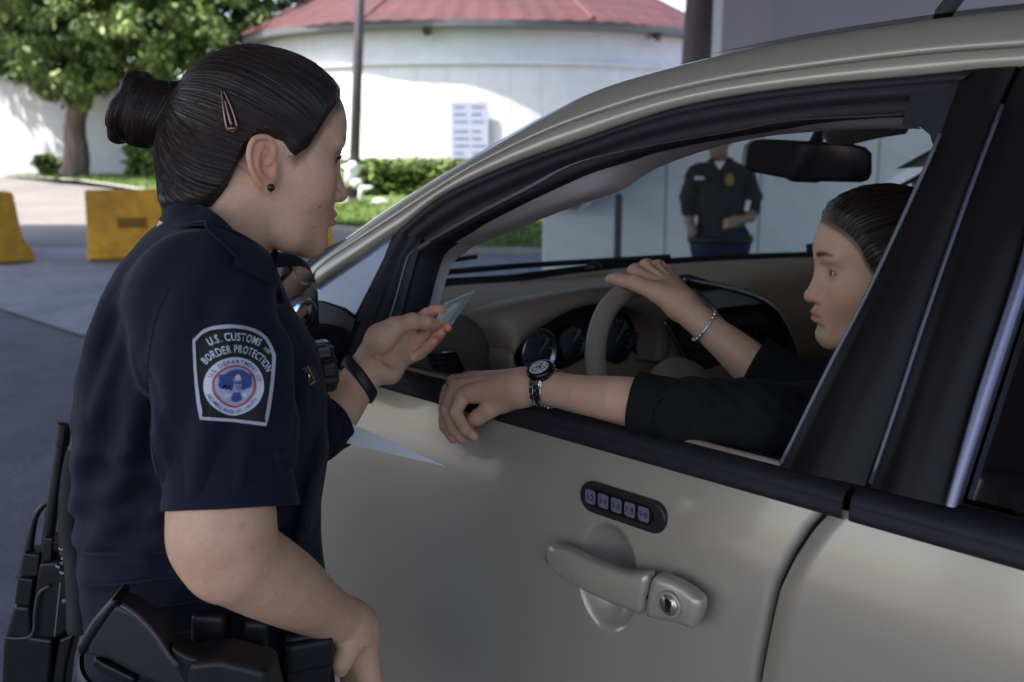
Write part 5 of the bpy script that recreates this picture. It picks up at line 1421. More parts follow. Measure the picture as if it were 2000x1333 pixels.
# far sleeve
fs.chain([A(455, 620, 1.30), A(530, 730, 1.32), A(603, 838, 1.328)], [.056, .051, .0455], ks)
hl = A(596, 858, 1.345); hn2 = A(640, 868, 1.36) - A(575, 720, 1.33); hn2 /= np.linalg.norm(hn2)
fs.chain([A(640, 836, 1.350), A(680, 790, 1.382)], [.0345, .037], .002, 'sub')
# neck opening
def cuff(name, c0, c1, r0, r1, m, parent, lift=0., toward=(0, -1, 0), th=.002, ell=1.0):
    ax = (c1 - c0) / np.linalg.norm(c1 - c0); y = np.asarray(toward, float); y = y - ax * (y @ ax); y /= np.linalg.norm(y); x = np.cross(y, ax); g = []
    for k in range(65):
        a = 2 * PI * k / 64; row = []
        for t in (0, .25, .5, .75, .9, .96, 1):
            w = 1 + .012 * math.sin(3 * a + 1) * t + .008 * math.sin(7 * a) * t
            row.append(c0 + (c1 - c0) * t - ax * lift * math.cos(a) * t ** 2 + (y * math.cos(a) + x * math.sin(a) * ell) * (r0 + (r1 - r0) * t + (.0012 if t > .85 else 0)) * w)
        row.append(row[-1] * .94 + (c1 - ax * lift * math.cos(a)) * .06 - ax * .004); row.append(row[-1] - ax * .05)
        g.append(row)
    mb = MB(); mb.grid(g); return mb.build(name, m, parent, smooth=True)
fs.chain([nb + [-.012, 0, -.02], H1.p(-.01, 0, -.06)], [.060, .066], .004, 'sub')
fs.cone(nb + [.05, 0, -.035], nb + [.10, 0, .03], .030, .05, .004, 'sub')
# flat lower edge tucked in the belt
Ps, Fs = fs.mesh()
Ps = Ps + 0
shirt = mk("shirt", Ps, Fs, m_navy, off)
cuff("sleeve_hem", A(443, 880, .948), A(451, 992, .941), .0590, .0645, m_navy, shirt, .014)
cuff("sleeve_hem", A(612, 850, 1.333), A(652, 822, 1.360), .041, .0395, m_navy, shirt, .0)
SB = BVHTree.FromPolygons([tuple(v) for v in Ps], [tuple(f) for f in Fs])
def on_shirt(px, py, lift=.002):
    r_ = Vector(ray(px, py)).normalized(); h = SB.ray_cast(Vector(CAMP), r_)
    return (np.array(h[0]) + np.array(h[1]) * lift) if h[0] else None
def near_shirt(P, lift=.002):
    h = SB.find_nearest(Vector(P)); return np.array(h[0]) + np.array(h[1]) * lift
# collar: stand and fold-over leaf as one ribbon round the neck
cu_ = [(336, 390, 1.165), (352, 391, 1.115), (398, 406, 1.078), (436, 432, 1.062), (470, 470, 1.063), (500, 506, 1.082), (523, 536, 1.105)]
cl_ = [(322, 436, 1.165), (330, 446, 1.095), (362, 466, 1.035), (408, 494, 1.012), (455, 530, 1.010), (498, 566, 1.030), (530, 590, 1.065)]
ci_ = [(350, 414, 1.165), (364, 414, 1.125), (404, 428, 1.09), (438, 452, 1.078), (468, 486, 1.08), (496, 518, 1.098), (518, 545, 1.118)]
up_ = spline([A(*p) for p in cu_], 30); lo_ = spline([A(*p) for p in cl_], 30); in_ = spline([A(*p) for p in ci_], 30)
mY = up_[0][1]
def mirY(P): q = P.copy(); q[:, 1] = 2 * mY - q[:, 1] + .0; return q
def both_sides(P): return np.vstack([mirY(P[1:13])[::-1], P])
up_, lo_, in_ = both_sides(up_), both_sides(lo_), both_sides(in_)
g = []
for a, b, c in zip(in_, up_, lo_):
    o = b - a; m1 = (b + c) / 2 + (b - (a + c) / 2) * .12
    row = spline([a, a * .3 + b * .7, b, b * .7 + c * .3 + (b - a) * .10, m1, c], 16)
    for i_ in range(6, 16):
        h_ = SB.find_nearest(Vector(row[i_])); hp_, hn_ = np.array(h_[0]), np.array(h_[1])
        if (row[i_] - hp_) @ hn_ < .0045: row[i_] = hp_ + hn_ * .0045
    g.append(row)
mb = MB(); mb.grid(g); col_ = mb.build("collar", m_navy, shirt, smooth=True); solid(col_, .0025, 0)
# shoulder strap
es = [(398, 492), (432, 520), (470, 548), (508, 575), (536, 600)]
ea = []; eb = []
for t in np.linspace(0, 1, 16):
    px, py = 402 + 48 * t, 470 + 95 * t
    c = A(px, py, 1.06 - .075 * t); 
    ea.append(near_shirt(c + np.array([-.019, 0, .004]), .009)); eb.append(near_shirt(c + np.array([.019, .0, -.004]), .009))
mb = MB(); mb.grid([[a + (a - b) * .02 + [0, 0, -.003], a, (a + b) / 2 + [0, -.001, .002], b, b + (b - a) * .02 + [0, 0, -.003]] for a, b in zip(ea, eb)]); mb.build("shoulder_strap", m_navy, shirt, smooth=True)
# sleeve hem stitch lines, armhole seam
def surf_line(name, pts, r, m, lift=.0006, n=40):
    q = []
    for x, y in spline(pts, n):
        P = on_shirt(x, y, lift)
        if P is not None: q.append(P)
    mb = MB(); mb.tube(q, r, 5); return mb.build(name, m, shirt, smooth=True)
m_seam = mat("seam_thread", (.006, .006, .012), .9)
surf_line("armhole_seam", [(330, 560), (300, 640), (287, 740), (292, 840), (312, 940), (326, 985)], .0007, m_seam, .0002)
surf_line("hem_stitch", [(327, 975), (380, 960), (450, 950), (520, 955), (578, 975)], .0006, m_seam, .0002)

# ---- shoulder patch, drawn flat and laid on the sleeve
def text_geo(ch, cache={}):
    if ch in cache: return cache[ch]
    cu = bpy.data.curves.new("glyph", 'FONT'); cu.body = ch; cu.size = 1.0; cu.resolution_u = 2; cu.offset = .012
    ob = bpy.data.objects.new("glyph", cu); COL.objects.link(ob)
    dg = bpy.context.evaluated_depsgraph_get(); me = ob.evaluated_get(dg).to_mesh()
    V = [(v.co.x, v.co.y) for v in me.vertices]; F = [tuple(p.vertices) for p in me.polygons]
    ob.evaluated_get(dg).to_mesh_clear(); bpy.data.objects.remove(ob); bpy.data.curves.remove(cu)
    w = max([v[0] for v in V]) if V else .3
    cache[ch] = (V, F, w); return cache[ch]
def arc_text(txt, c, R, mid, size, flip=False, gap=.09, sx=1.0, span=None):
    """letters on a circle; mid angle (deg from up, clockwise); returns list of (verts2d, faces)"""
    if span:
        sx = math.radians(span) * R / sum((.30 if ch == ' ' else text_geo(ch)[2] + gap) * size for ch in txt)
    ws = [(.30 if ch == ' ' else text_geo(ch)[2] + gap) * size * sx for ch in txt]; tot = sum(ws); out = []; s_ = -tot / 2
    for ch, w in zip(txt, ws):
        a = math.radians(mid) + ((s_ + w / 2) / R) * (-1 if flip else 1)
        if ch != ' ':
            V, F, gw = text_geo(ch); q = []
            for x, y in V:
                lx = (x - gw / 2) * size * sx; ly = y * size
                if flip: r = R - ly; aa = a - lx / R
                else: r = R + ly; aa = a + lx / R
                q.append((c[0] + r * math.sin(aa), c[1] + r * math.cos(aa)))
            out.append((q, F))
        s_ += w
    return out
# patch frame measured on the picture: corners of the shield
pc0 = on_shirt(458, 740, 0.0); e1 = on_shirt(533, 735, 0) - on_shirt(383, 735, 0)
pTL, pTR, pBL, pBR = on_shirt(380, 668, 0), on_shirt(531, 692, 0), on_shirt(397, 818, 0), on_shirt(512, 830, 0)
# planar coordinates: photo pixels relative to the patch centre, scaled to metres, so the emblem keeps its drawn proportions on the cloth
class Decal:
    def __init__(s, parent, name_suffix=""): s.parent = parent
    def lay(s, name, polys, m, lift, parent=None, sub=0):
        mb = MB()
        for V, F in polys:
            q = []; ok = True
            for x, y in V:
                P = on_shirt(458 + x, 740 - y, lift)
                if P is None: ok = False; break
                q.append(P)
            if ok: mb.add(q, F)
        return mb.build(name, m, parent or s.parent, smooth=True, fixn=False)
def ring2(c, r0, r1, n=48, ax=1.0):
    m_ = max(1, int((r1 - r0) / 6)); V = [(c[0] + (r0 + (r1 - r0) * i / m_) * math.sin(2 * PI * k / n), c[1] + (r0 + (r1 - r0) * i / m_) * math.cos(2 * PI * k / n)) for i in range(m_ + 1) for k in range(n)]
    return V, [(i * n + k, i * n + (k + 1) % n, (i + 1) * n + (k + 1) % n, (i + 1) * n + k) for i in range(m_) for k in range(n)]
def fill_grid(poly, nx=26, ny=34):      # polygon filled as rows (follows the cloth)
    P = np.array(poly); y0, y1 = P[:, 1].min(), P[:, 1].max(); V = []; F = []
    for i in range(ny):
        y = y0 + (y1 - y0) * (i / (ny - 1)) * .998 + .001 * (y1 - y0); xs = []
        for k in range(len(P)):
            a, b = P[k], P[(k + 1) % len(P)]
            if (a[1] > y) != (b[1] > y): xs.append(a[0] + (b[0] - a[0]) * (y - a[1]) / (b[1] - a[1]))
        xa, xb = min(xs), max(xs)
        for j in range(nx): V.append((xa + (xb - xa) * j / (nx - 1), y))
    for i in range(ny - 1):
        for j in range(nx - 1): F.append((i * nx + j, i * nx + j + 1, (i + 1) * nx + j + 1, (i + 1) * nx + j))
    return V, F
def pxp(pts): return [(x - 458, 740 - y) for x, y in pts]
shield = pxp([tuple(p) for p in spline([(397, 820), (391, 770), (384, 715), (380, 670)], 10)] + [tuple(p) for p in spline([(380, 668), (405, 650), (440, 641), (475, 641), (505, 655), (524, 678), (532, 697)], 26)] + [tuple(p) for p in spline([(532, 700), (528, 750), (521, 795), (513, 831)], 10)] + [(455, 824)])
m_pbl = mat("patch_black", (.012, .012, .014), .9, bump=[(900, .3)]); m_pgr = mat("patch_border", (.42, .43, .47), .8, bump=[(700, .4)]); m_pwh = mat("patch_white", (.60, .62, .70), .85)
m_pbu = mat("patch_blue", (.045, .075, .24), .85); m_plb = mat("patch_pale_blue", (.40, .46, .66), .85); m_prd = mat("patch_red", (.42, .07, .09), .85)
dc = Decal(shirt)
pt = dc.lay("shoulder_patch", [fill_grid(shield)], m_pbl, .0016)
# border ring
bd_v = []; S2 = np.array(shield); cc = S2.mean(0)
nrm2 = []
for k in range(len(S2)):
    a, b = S2[k - 1], S2[(k + 1) % len(S2)]; t2 = (b - a) / (np.linalg.norm(b - a) + 1e-9); nrm2.append(np.array([t2[1], -t2[0]]) * 5.0)
for k in range(len(S2)):
    n2 = nrm2[k]; n2 = n2 if n2 @ (cc - S2[k]) > 0 else -n2
    bd_v += [tuple(S2[k] - n2 * .25), tuple(S2[k] + n2)]
nB = len(S2); dc.lay("patch_border", [(bd_v, [(2 * k, 2 * ((k + 1) % nB), 2 * ((k + 1) % nB) + 1, 2 * k + 1) for k in range(nB)])], m_pgr, .0050, pt)
SCc = tuple(pxp([(457, 755)])[0])
t1 = arc_text("U.S. CUSTOMS", SCc, 89, -8, 21, span=61) + arc_text("AND", SCc, 89, 34, 9.5, span=11)
t2 = arc_text("BORDER PROTECTION", SCc, 66, 0, 21, span=118)
def rot2(pl, c, ang, sx=1., sy=1.):
    a = math.radians(ang); o = []
    for V, F in pl: o.append(([(c[0] + ((x - c[0]) * math.cos(a) + (y - c[1]) * math.sin(a)) * sx, c[1] + (-(x - c[0]) * math.sin(a) + (y - c[1]) * math.cos(a)) * sy) for x, y in V], F))
    return o
dc.lay("patch_lettering", rot2(t1 + t2, SCc, 8), m_pwh, .0030, pt)
seal = dc.lay("patch_seal", [ring2(SCc, 0.3, 57, 56)], m_pwh, .0022, pt)
rg = arc_text("U.S. DEPARTMENT OF", SCc, 45, 0, 10.5, gap=.12) + arc_text("HOMELAND SECURITY", SCc, 54, 180, 10.5, flip=True, gap=.12)
dc.lay("seal_lettering", rot2(rg, SCc, 6), m_pbu, .0036, pt)
dc.lay("seal_ring", [ring2(SCc, 38, 42)], m_prd, .0036, pt)
dc.lay("seal_field", [ring2(SCc, .3, 36, 40)], m_plb, .0034, pt)
ex, ey_ = SCc
wing = [(4, 2), (10, 14), (20, 24), (31, 22), (30, 10), (32, 0), (28, -6), (24, 2), (21, -8), (17, -1), (13, -10), (9, -6)]
eagle = [([(ex + s * x, ey_ + y) for x, y in wing], [(0, k, k + 1) for k in range(1, len(wing) - 1)]) for s in (1, -1)]
body_ = [(-8, -12), (8, -12), (9, 8), (4, 14), (-4, 14), (-9, 8)]; tail = [(-7, -13), (7, -13), (12, -28), (0, -32), (-12, -28)]
sky_ = [(-22, 24), (-12, 31), (0, 34), (12, 31), (22, 24), (10, 16), (-10, 16)]
dc.lay("seal_emblem", eagle + [([(ex + x, ey_ + y) for x, y in p], [tuple(range(len(p)))]) for p in (tail, sky_)], m_pbu, .0058, pt)
dc.lay("seal_eagle_head", [([(ex + x, ey_ + y) for x, y in [(-4, 12), (4, 12), (5, 19), (1, 24), (-4, 22), (-7, 18)]], [(0, 1, 2, 3, 4, 5)])], m_pwh, .0070, pt)
sh = [(-8, 8), (8, 8), (8, -4), (0, -13), (-8, -4)]
dc.lay("seal_shield", [([(ex + x, ey_ + y) for x, y in sh], [tuple(range(5))])], m_pwh, .0066, pt)
dc.lay("seal_stripe", [([(ex + x, ey_ + y), (ex + x + 1.6, ey_ + y), (ex + x + 1.6, ey_ + y2), (ex + x, ey_ + y2)], [(0, 1, 2, 3)]) for x, y, y2 in ((-6.5, 3, -5), (-3.2, 3, -9), (.2, 3, -11), (3.4, 3, -9))] + [([(ex - 8, ey_ + 4), (ex + 8, ey_ + 4), (ex + 8, ey_ + 8), (ex - 8, ey_ + 8)], [(0, 1, 2, 3)])], m_pbu, .0074, pt)
dc.lay("seal_branch", [([(ex + s * x, ey_ + y) for x, y in [(8, -16), (18, -14), (26, -20), (20, -24), (10, -20)]], [(0, 1, 2, 3, 4)]) for s in (1, -1)], m_pwh, .0046, pt)

# ---- radio microphone and name plate on the chest
pr = A(627, 716, 1.25)
Rm = rotz(.35) @ roty(-.08)
sm = SDF(pr - .06, pr + .07, .0014)
sm.rbox(pr, (.0165, .017, .032), .008, .002, Rm); sm.rbox(pr + Rm @ [.006, -.010, -.004], (.012, .012, .018), .005, .003, Rm); sm.rbox(pr + Rm @ [.006, -.022, .000], (.009, .004, .009), .003, .002, Rm)
sm.rbox(pr + Rm @ [-.012, 0, .0], (.010, .013, .026), .004, .003, Rm)
a_, f_ = sm.mesh(); rad = thing("radio_microphone", "black radio microphone clipped to the officer's chest", "radio", tuple(pr - [0, 0, .03]))
mk("housing", a_, f_, mat("radio_black", (.014, .014, .016), .32), rad)
mb = MB(); mb.tube([pr + Rm @ np.array(p) for p in ((-.0155, -.016, .030), (.004, -.0172, .0315), (.0160, -.016, .026))], .0011, 6); mb.build("edge_glint", m_silver, rad)
mb = MB()
for k in range(4): mb.box(pr + Rm @ [.006, -.0268, -.006 + .004 * k], (.006, .0006, .0008), Rm)
mb.build("grille", m_black, rad)
cord = [pr + Rm @ np.array([-.002, -.004, -.034]), A(622, 800, 1.25), A(610, 900, 1.23), A(612, 1010, 1.21), A(618, 1130, 1.19)]
mb = MB(); mb.tube(spline(cord, 30), .0028, 6); mb.build("cord", m_rub, rad, smooth=True)
pn = on_shirt(602, 737, .0); yp = pn[1] - .004; q4 = [A(590, 722, yp - .004), A(602, 715, yp), A(616, 745, yp + .004), A(601, 757, yp)]
mb = MB(); mb.prism(q4, (.006, .006, 0)); npo = mb.build("name_pin", mat("pin_black", (.02, .018, .02), .3), off); bev(npo, .001)
mb = MB(); mb.tube([p + [-.0008, -.0008, 0] for p in q4], .0012, 5, closed=True); mb.build("pin_rim", mat("pin_gold", (.60, .43, .20), .3, metal=.9), npo)
mb = MB(); cq = sum(q4) / 4; mb.lathe(cq - [.0015, .0015, 0], (-.6, -.75, 0), [(0, .0052), (.001, .0048)], 14); mb.build("pin_emblem", m_silver, npo)
# wristband
ax_ = A(722, 712, 1.416) - A(690, 765, 1.395); ax_ /= np.linalg.norm(ax_); wc_ = A(697, 739, 1.4045)
wc_ = A(701, 742, 1.404)
x_ = np.cross(ax_, [0, 1, 0]); x_ /= np.linalg.norm(x_); y_ = np.cross(ax_, x_)
tiltax = ax_ * 1.0
g = []
for k in range(40):
    a = 2 * PI * k / 40; r = .0292 + .0012 * math.cos(2 * a)
    c = wc_ + (x_ * math.cos(a) * 1.06 + y_ * math.sin(a)) * r + ax_ * .012 * math.cos(a)
    o = (c - wc_); o = o - ax_ * (o @ ax_); o /= np.linalg.norm(o)
    g.append([c - ax_ * .0085 - o * .002, c - ax_ * .0085, c - ax_ * .0045 + o * .0012, c + ax_ * .0045 + o * .0012, c + ax_ * .0085, c + ax_ * .0085 - o * .002])
g.append(g[0]); mb = MB(); mb.grid(g); band = mb.build("wristband", mat("band_black", (.012, .012, .013), .5), off, smooth=True)
mb = MB()
for a in np.linspace(-2.6, -.5, 7): mb.lathe(wc_ + (x_ * math.cos(a) * 1.06 + y_ * math.sin(a)) * .0305 + ax_ * .012 * math.cos(a), x_ * math.cos(a) + y_ * math.sin(a), [(-.001, .0016), (.0003, .0016)], 8)
mb.build("band_hole", m_gap, band)
mb = MB(); c = wc_ - x_ * .0 + (x_ * math.cos(2.9) + y_ * math.sin(2.9)) * .0308 + ax_ * .012 * math.cos(2.9); mb.tube([c - ax_ * .006, c + ax_ * .006], .0018, 6); mb.build("band_buckle", m_silver, band)

# ---- identity card
cp = [A(927, 568, 1.505), A(883, 635, 1.488), A(843, 641, 1.437), A(871, 592, 1.452)]
cn = np.cross(cp[1] - cp[0], cp[3] - cp[0]); cn /= np.linalg.norm(cn); cn = cn if cn[1] < 0 else -cn
card = thing("identity_card", "pale green identity card held between the officer's thumb and fingers", "card", tuple(sum(cp) / 4))
mb = MB(); mb.prism(cp, -cn * .0009); mb.build("card_body", mat("card_face", (.66, .74, .70), .4, nz=[(120, .12, 3)]), card)
cm = lambda a, b: cp[0] + (cp[3] - cp[0]) * a + (cp[1] - cp[0]) * b + cn * .0003
mb = MB(); mb.add([cm(.02, .04), cm(.98, .04), cm(.98, .84), cm(.02, .84)], [(0, 1, 2, 3)]); mb.build("card_print", mat("card_print", (.36, .48, .45), .4, nz=[(260, .45, 3)]), card)
mb = MB(); mb.add([cm(.66, .2) + cn * .0002, cm(.94, .2) + cn * .0002, cm(.94, .75) + cn * .0002, cm(.66, .75) + cn * .0002], [(0, 1, 2, 3)]); mb.build("card_photo", mat("card_photo", (.33, .36, .35), .4, nz=[(300, .4, 2)]), card)

# ---- sheet of paper under the arm
pp = [A(648, 806, 1.30), A(672, 818, 1.315), A(873, 911, 1.36), A(760, 882, 1.27), A(640, 846, 1.24)]
a0, b0, c0_, d0_ = A(655, 813, 1.335), A(872, 912, 1.36), A(800, 892, 1.345), A(634, 856, 1.325)
g = []
for t in np.linspace(0, 1, 12):
    u0 = a0 * (1 - t) + b0 * t; u1 = d0_ * (1 - t) + (b0 * .97 + c0_ * .03) * t
    g.append([u0 * (1 - s) + u1 * s + np.array([0, 0, .004 * math.sin(PI * s) * (1 - t)]) for s in np.linspace(0, 1, 6)])
mb = MB(); mb.grid(g); m_pap = mat("paper_white", (.90, .91, .92), .7); n_ = m_pap.node_tree.nodes; l_ = m_pap.node_tree.links
tr_ = n_.new("ShaderNodeBsdfTranslucent"); tr_.inputs[0].default_value = (.90, .91, .92, 1); mx_ = n_.new("ShaderNodeMixShader"); mx_.inputs[0].default_value = .25
l_.new(n_["Principled BSDF"].outputs[0], mx_.inputs[1]); l_.new(tr_.outputs[0], mx_.inputs[2]); l_.new(mx_.outputs[0], n_["Material Output"].inputs[0])
pap = mb.build("paper_sheet", m_pap, smooth=True)
tag(pap, "white sheet of paper sticking out from under the officer's forearm, in front of the door", "paper")

# ---- duty belt, pouches, trousers, boots
def belt_ring(y0, y1, grow, m, name, parent):
    z0, z1 = A(400, y1, TY)[2], A(400, y0, TY)[2]; g = []
    for k in range(73):
        a = 2 * PI * k / 72; col2 = []
        for z, gr in ((z0, grow * .6), (z0 + .003, grow), (z1 - .003, grow), (z1, grow * .6)):
            cx, hx2, w = lerp_rows(rows, z); hx2 += gr; w += gr
            c, s = math.cos(a), math.sin(a); r = (abs(c) ** 2.25 + abs(s) ** 2.25) ** (-1 / 2.25)
            col2.append((cx + hx2 * r * c, TY + w * r * s, z))
        g.append(col2)
    mb = MB(); mb.grid(g); return mb.build(name, m, parent, smooth=True)
belt = belt_ring(1228, 1300, .008, m_leather, "duty_belt", off)
def bpos(px, py, d=.0):                   # point on the near face of the belt under that sight line
    Y_ = TY - .17 - d; return A(px, py, Y_)
def rpart(name, c, hf, r, R, m, parent, k=.002, extra=()):
    s_ = SDF(c - np.linalg.norm(hf) - .03, c + np.linalg.norm(hf) + .03, .0022); s_.rbox(c, hf, r, k, R)
    for e in extra: s_.rbox(c + R @ np.array(e[0]), e[1], e[2], e[3], R @ e[4] if len(e) > 4 else R)
    a, f = s_.mesh(); return mk(name, a, f, m, parent)
rpart("belt_keeper", bpos(408, 1285, .010), np.array([.017, .008, .050]), .005, roty(.06), m_leather, belt)
rpart("belt_keeper", bpos(500, 1290, .002), np.array([.012, .007, .045]), .005, roty(.06), m_leather, belt)
t = thing("magazine_pouch", "black leather pouch on the officer's belt behind her wrist", "pouch", tuple(A(600, 1330, 1.06)))
rpart("pouch_body", A(598, 1312, 1.05), np.array([.024, .018, .055]), .008, rotz(.4), m_leather, t)
rpart("pouch_flap", A(600, 1268, 1.045), np.array([.026, .020, .018]), .006, rotz(.4), m_leather, t)
# pistol in its holster
t = thing("holstered_pistol", "black pistol grip rising from a holster on the officer's hip", "pistol", tuple(A(330, 1333, .96)))
def slab(name, pts, Y, th, m, parent, b=.003):
    P = [A(x, y, Y) for x, y in pts]; mb = MB(); mb.prism(P, (0, th, 0)); o = mb.build(name, m, parent, smooth=False); bev(o, b, 3, 30); return o
slab("grip", [(222, 1178), (262, 1196), (300, 1232), (330, 1276), (352, 1296), (378, 1300), (392, 1345), (330, 1352), (258, 1318), (205, 1290), (160, 1284), (172, 1252), (200, 1206)], .905, .034, mat("grip_black", (.020, .020, .023), .42, nz=[(200, .2, 2)], bump=[(420, .5)]), t, .007)
slab("magazine_base", [(219, 1168), (230, 1180), (172, 1262), (158, 1290), (146, 1268), (178, 1214)], .903, .038, m_black, t, .004)
slab("slide", [(330, 1262), (365, 1282), (470, 1310), (520, 1345), (500, 1400), (390, 1390), (350, 1320)], .90, .03, m_black, t, .004)
slab("trigger_guard", [(184, 1284), (202, 1296), (262, 1325), (262, 1345), (190, 1312), (178, 1296)], .91, .018, m_black, t, .003)
slab("holster", [(365, 1296), (430, 1290), (520, 1312), (560, 1500), (400, 1560), (355, 1400)], .895, .05, m_leather, t, .008)
mb = MB(); mb.tube(spline([A(238, 1182, .902), A(268, 1204, .901), (A(302, 1240, .9)), A(330, 1282, .899), A(350, 1302, .899)], 16), .0032, 6); mb.build("grip_edge", mat("grip_edge", (.05, .05, .06), .3), t, smooth=True)
# trousers and boots
s_ = SDF((-.62, .86, .06), (-.10, 1.50, A(400, 1296, TY)[2] + .002), .006)
Xq, Yq, Zq = np.meshgrid(*s_.ax, indexing='ij', sparse=True); zt_ = A(400, 1250, TY)[2]
hipc = A(400, 1240, TY)
s_.v = np.minimum(s_.v, np.maximum(torso_d(Xq, Yq, np.clip(Zq, zt_ - .06, None) + 0 * Xq + 0 * Yq, .004), (hipc[2] - .12) - (Zq + 0 * Xq + 0 * Yq)).astype(np.float32))
for sg in (-1, 1):
    hp_ = np.array([hipc[0] - .01, TY + sg * .085, hipc[2] - .10]); kn_ = np.array([hipc[0] + .01, TY + sg * .09, .50]); an_ = np.array([hipc[0] - .015, TY + sg * .10, .09])
    s_.chain([hp_, kn_, an_], [.108, .074, .066], .05)
a_, f_ = s_.mesh(); mk("trousers", a_, f_, m_navyp, off)
for sg in (-1, 1):
    c = np.array([hipc[0] - .015, TY + sg * .10, .0]); s_ = SDF(c + [-.13, -.08, -.01], c + [.22, .08, .2], .004)
    s_.cone(c + [0, 0, .16], c + [-.01, 0, .05], .05, .048, .01); s_.cone(c + [-.02, 0, .042], c + [.135, sg * .01, .034], .042, .036, .03); s_.rbox(c + [.045, 0, .012], (.135, .046, .012), .01, .005)
    a_, f_ = s_.mesh(); mk("boot", a_, f_, m_leather, off)

# ---- rifle slung behind her
RY = 1.20
t = thing("rifle", "black short rifle slung muzzle-up behind the officer's back", "rifle", tuple(A(70, 1333, RY)))
mb = MB(); p0, p1, p2 = A(127, 826, RY), A(112, 930, RY), A(88, 1100, RY)
mb.lathe(p0, p1 - p0, [(0, .0030), (.001, .0088), (.028, .0088), (.030, .0070), (np.linalg.norm(p2 - p0), .0078)], 16); mb.build("barrel", m_black, t)
mb = MB(); mb.tube(spline([A(126, 978, RY), A(108, 977, RY), A(88, 985, RY), A(72, 1005, RY), A(62, 1040, RY), A(54, 1085, RY), A(46, 1130, RY)], 26), np.interp(np.linspace(0, 1, 26), [0, .4, 1], [.0028, .0040, .0085]), 8); mb.build("front_sight", m_black, t, smooth=True)
rf = lambda nm, pts, Y, th, m=m_black, b=.003: slab(nm, pts, Y, th, m, t, b)
rf("gas_block", [(84, 1050), (104, 1052), (100, 1102), (76, 1104)], RY - .012, .024)
rf("sight_base", [(44, 1080), (78, 1084), (74, 1128), (38, 1130)], RY - .014, .028)
rf("handguard", [(34, 1128), (66, 1132), (58, 1186), (26, 1182)], RY - .020, .04)
rf("receiver", [(76, 1100), (132, 1096), (146, 1150), (140, 1230), (108, 1250), (60, 1246), (66, 1150)], RY - .018, .036, m_black, .005)
rf("buttstock", [(26, 1182), (58, 1186), (62, 1244), (104, 1250), (96, 1345), (84, 1560), (-30, 1560), (0, 1345), (4, 1258)], RY - .022, .044, m_black, .006)
rf("pistol_grip", [(112, 1250), (146, 1236), (130, 1300), (118, 1400), (96, 1400), (98, 1330)], RY - .015, .03, m_black, .005)
mb = MB(); mb.tube(spline([A(98, 1144, RY - .022), A(76, 1160, RY - .024), A(68, 1200, RY - .024), A(66, 1232, RY - .024), A(52, 1246, RY - .024), A(6, 1246, RY - .024)], 24), .0022, 6); mb.build("sling_wire", mat("grey_black", (.05, .05, .055), .35), t, smooth=True)
mb = MB(); mb.tube([A(118, 1138, RY - .03), A(107, 1242, RY - .03)], .0012, 6); mb.build("cleaning_rod", m_silver, t)
mb = MB()
for (px, py, r) in ((122, 1072, .004), (128, 1092, .0045), (116, 1106, .004), (136, 1112, .005), (124, 1118, .004)): mb.lathe(A(px, py, RY - .03), (.2, -1, .2), [(-.006, r), (.004, r), (.006, r * .5)], 10)
mb.build("sling_swivel", mat("worn_steel", (.10, .10, .11), .25, metal=1), t)
mb = MB(); mb.tube([A(123, 1174, RY - .035), A(136, 1174, RY - .035)], .0032, 8); mb.build("pin", m_silver, t)
sp = spline([A(150, 880, 1.16), A(140, 930, 1.17), (A(134, 1000, 1.17)), A(136, 1060, 1.17), A(146, 1110, 1.16), A(152, 1240, 1.12)], 24)
mb = MB(); mb.grid([[p + np.array([-.011, 0, 0]), p + np.array([0, -.004, 0]), p + np.array([.011, 0, 0])] for p in sp]); o = mb.build("sling_strap", mat("sling_webbing", (.012, .012, .013), .8), t, smooth=True); solid(o, .003)

# ================================================================ THE DRIVER
m_knit = mat("black_knit", (.008, .008, .009), .9, spec=.2, nz=[(40, .2, 2)], bump=[(260, .5), (30, .3)])
H2C = A(1727, 537, 1.43); H2R = rotz(PI - .02) @ roty(.02)
H2 = Head(H2C, H2R, .93)
fx = SDF(H2C + [-.16, -.13, -.30], H2C + [.16, .13, .15], .0024)
H2.build(fx)
nb2 = H2C + np.array([.045, .01, -.185])
fx.cone(H2.p(-.028, 0, -.045), nb2, .052, .055, .02); fx.cone(H2.p(.0, 0, -.068), nb2 + [-.02, 0, .02], .042, .05, .02)
P1, F1 = fx.mesh()
# left arm laid along the window sill, hand hanging over it
La = [wv(1030, 757, -.010), wv(1062, 757, -.014), wv(1150, 773, -.022), wv(1240, 785, -.034), wv(1400, 815, -.09)]
fa = SDF(np.min(La, 0) - .12, np.max(La, 0) + .12, .0018)
fa.chain(spline(La, 16), np.interp(np.linspace(0, 1, 16), np.linspace(0, 1, 5), [.0215, .0215, .0262, .0300, .036]), .004)
wr = La[0]
K = [wv(906, 772, .014), wv(893, 757, -.004), wv(890, 748, -.024), wv(897, 743, -.044)]      # little finger nearest the camera
for q, r0 in zip(K, (.0115, .0125, .0128, .0122)): fa.cone(wr + (q - wr) * .08, q, .0185, r0, .014)
FG = [[K[0], wv(889, 806, .034), wv(908, 838, .036), wv(926, 853, .034)], [K[1], wv(873, 800, .026), wv(886, 838, .030), wv(903, 858, .028)],
      [K[2], wv(864, 792, .014), wv(871, 832, .020), wv(885, 856, .018)], [K[3], wv(862, 782, .0), wv(863, 815, .010), wv(873, 838, .010)]]
for f_, r0 in zip(FG, (.0088, .0098, .0102, .0098)): finger(fa, f_, [r0 * 1.2, r0, r0 * .9, r0 * .72], .0025)
TH = [wv(985, 783, -.004), wv(955, 800, .008), wv(934, 815, .014), wv(918, 826, .016)]
fa.cone(wr, TH[0], .018, .0155, .012); finger(fa, TH, [.0150, .0120, .0105, .0082], .004)
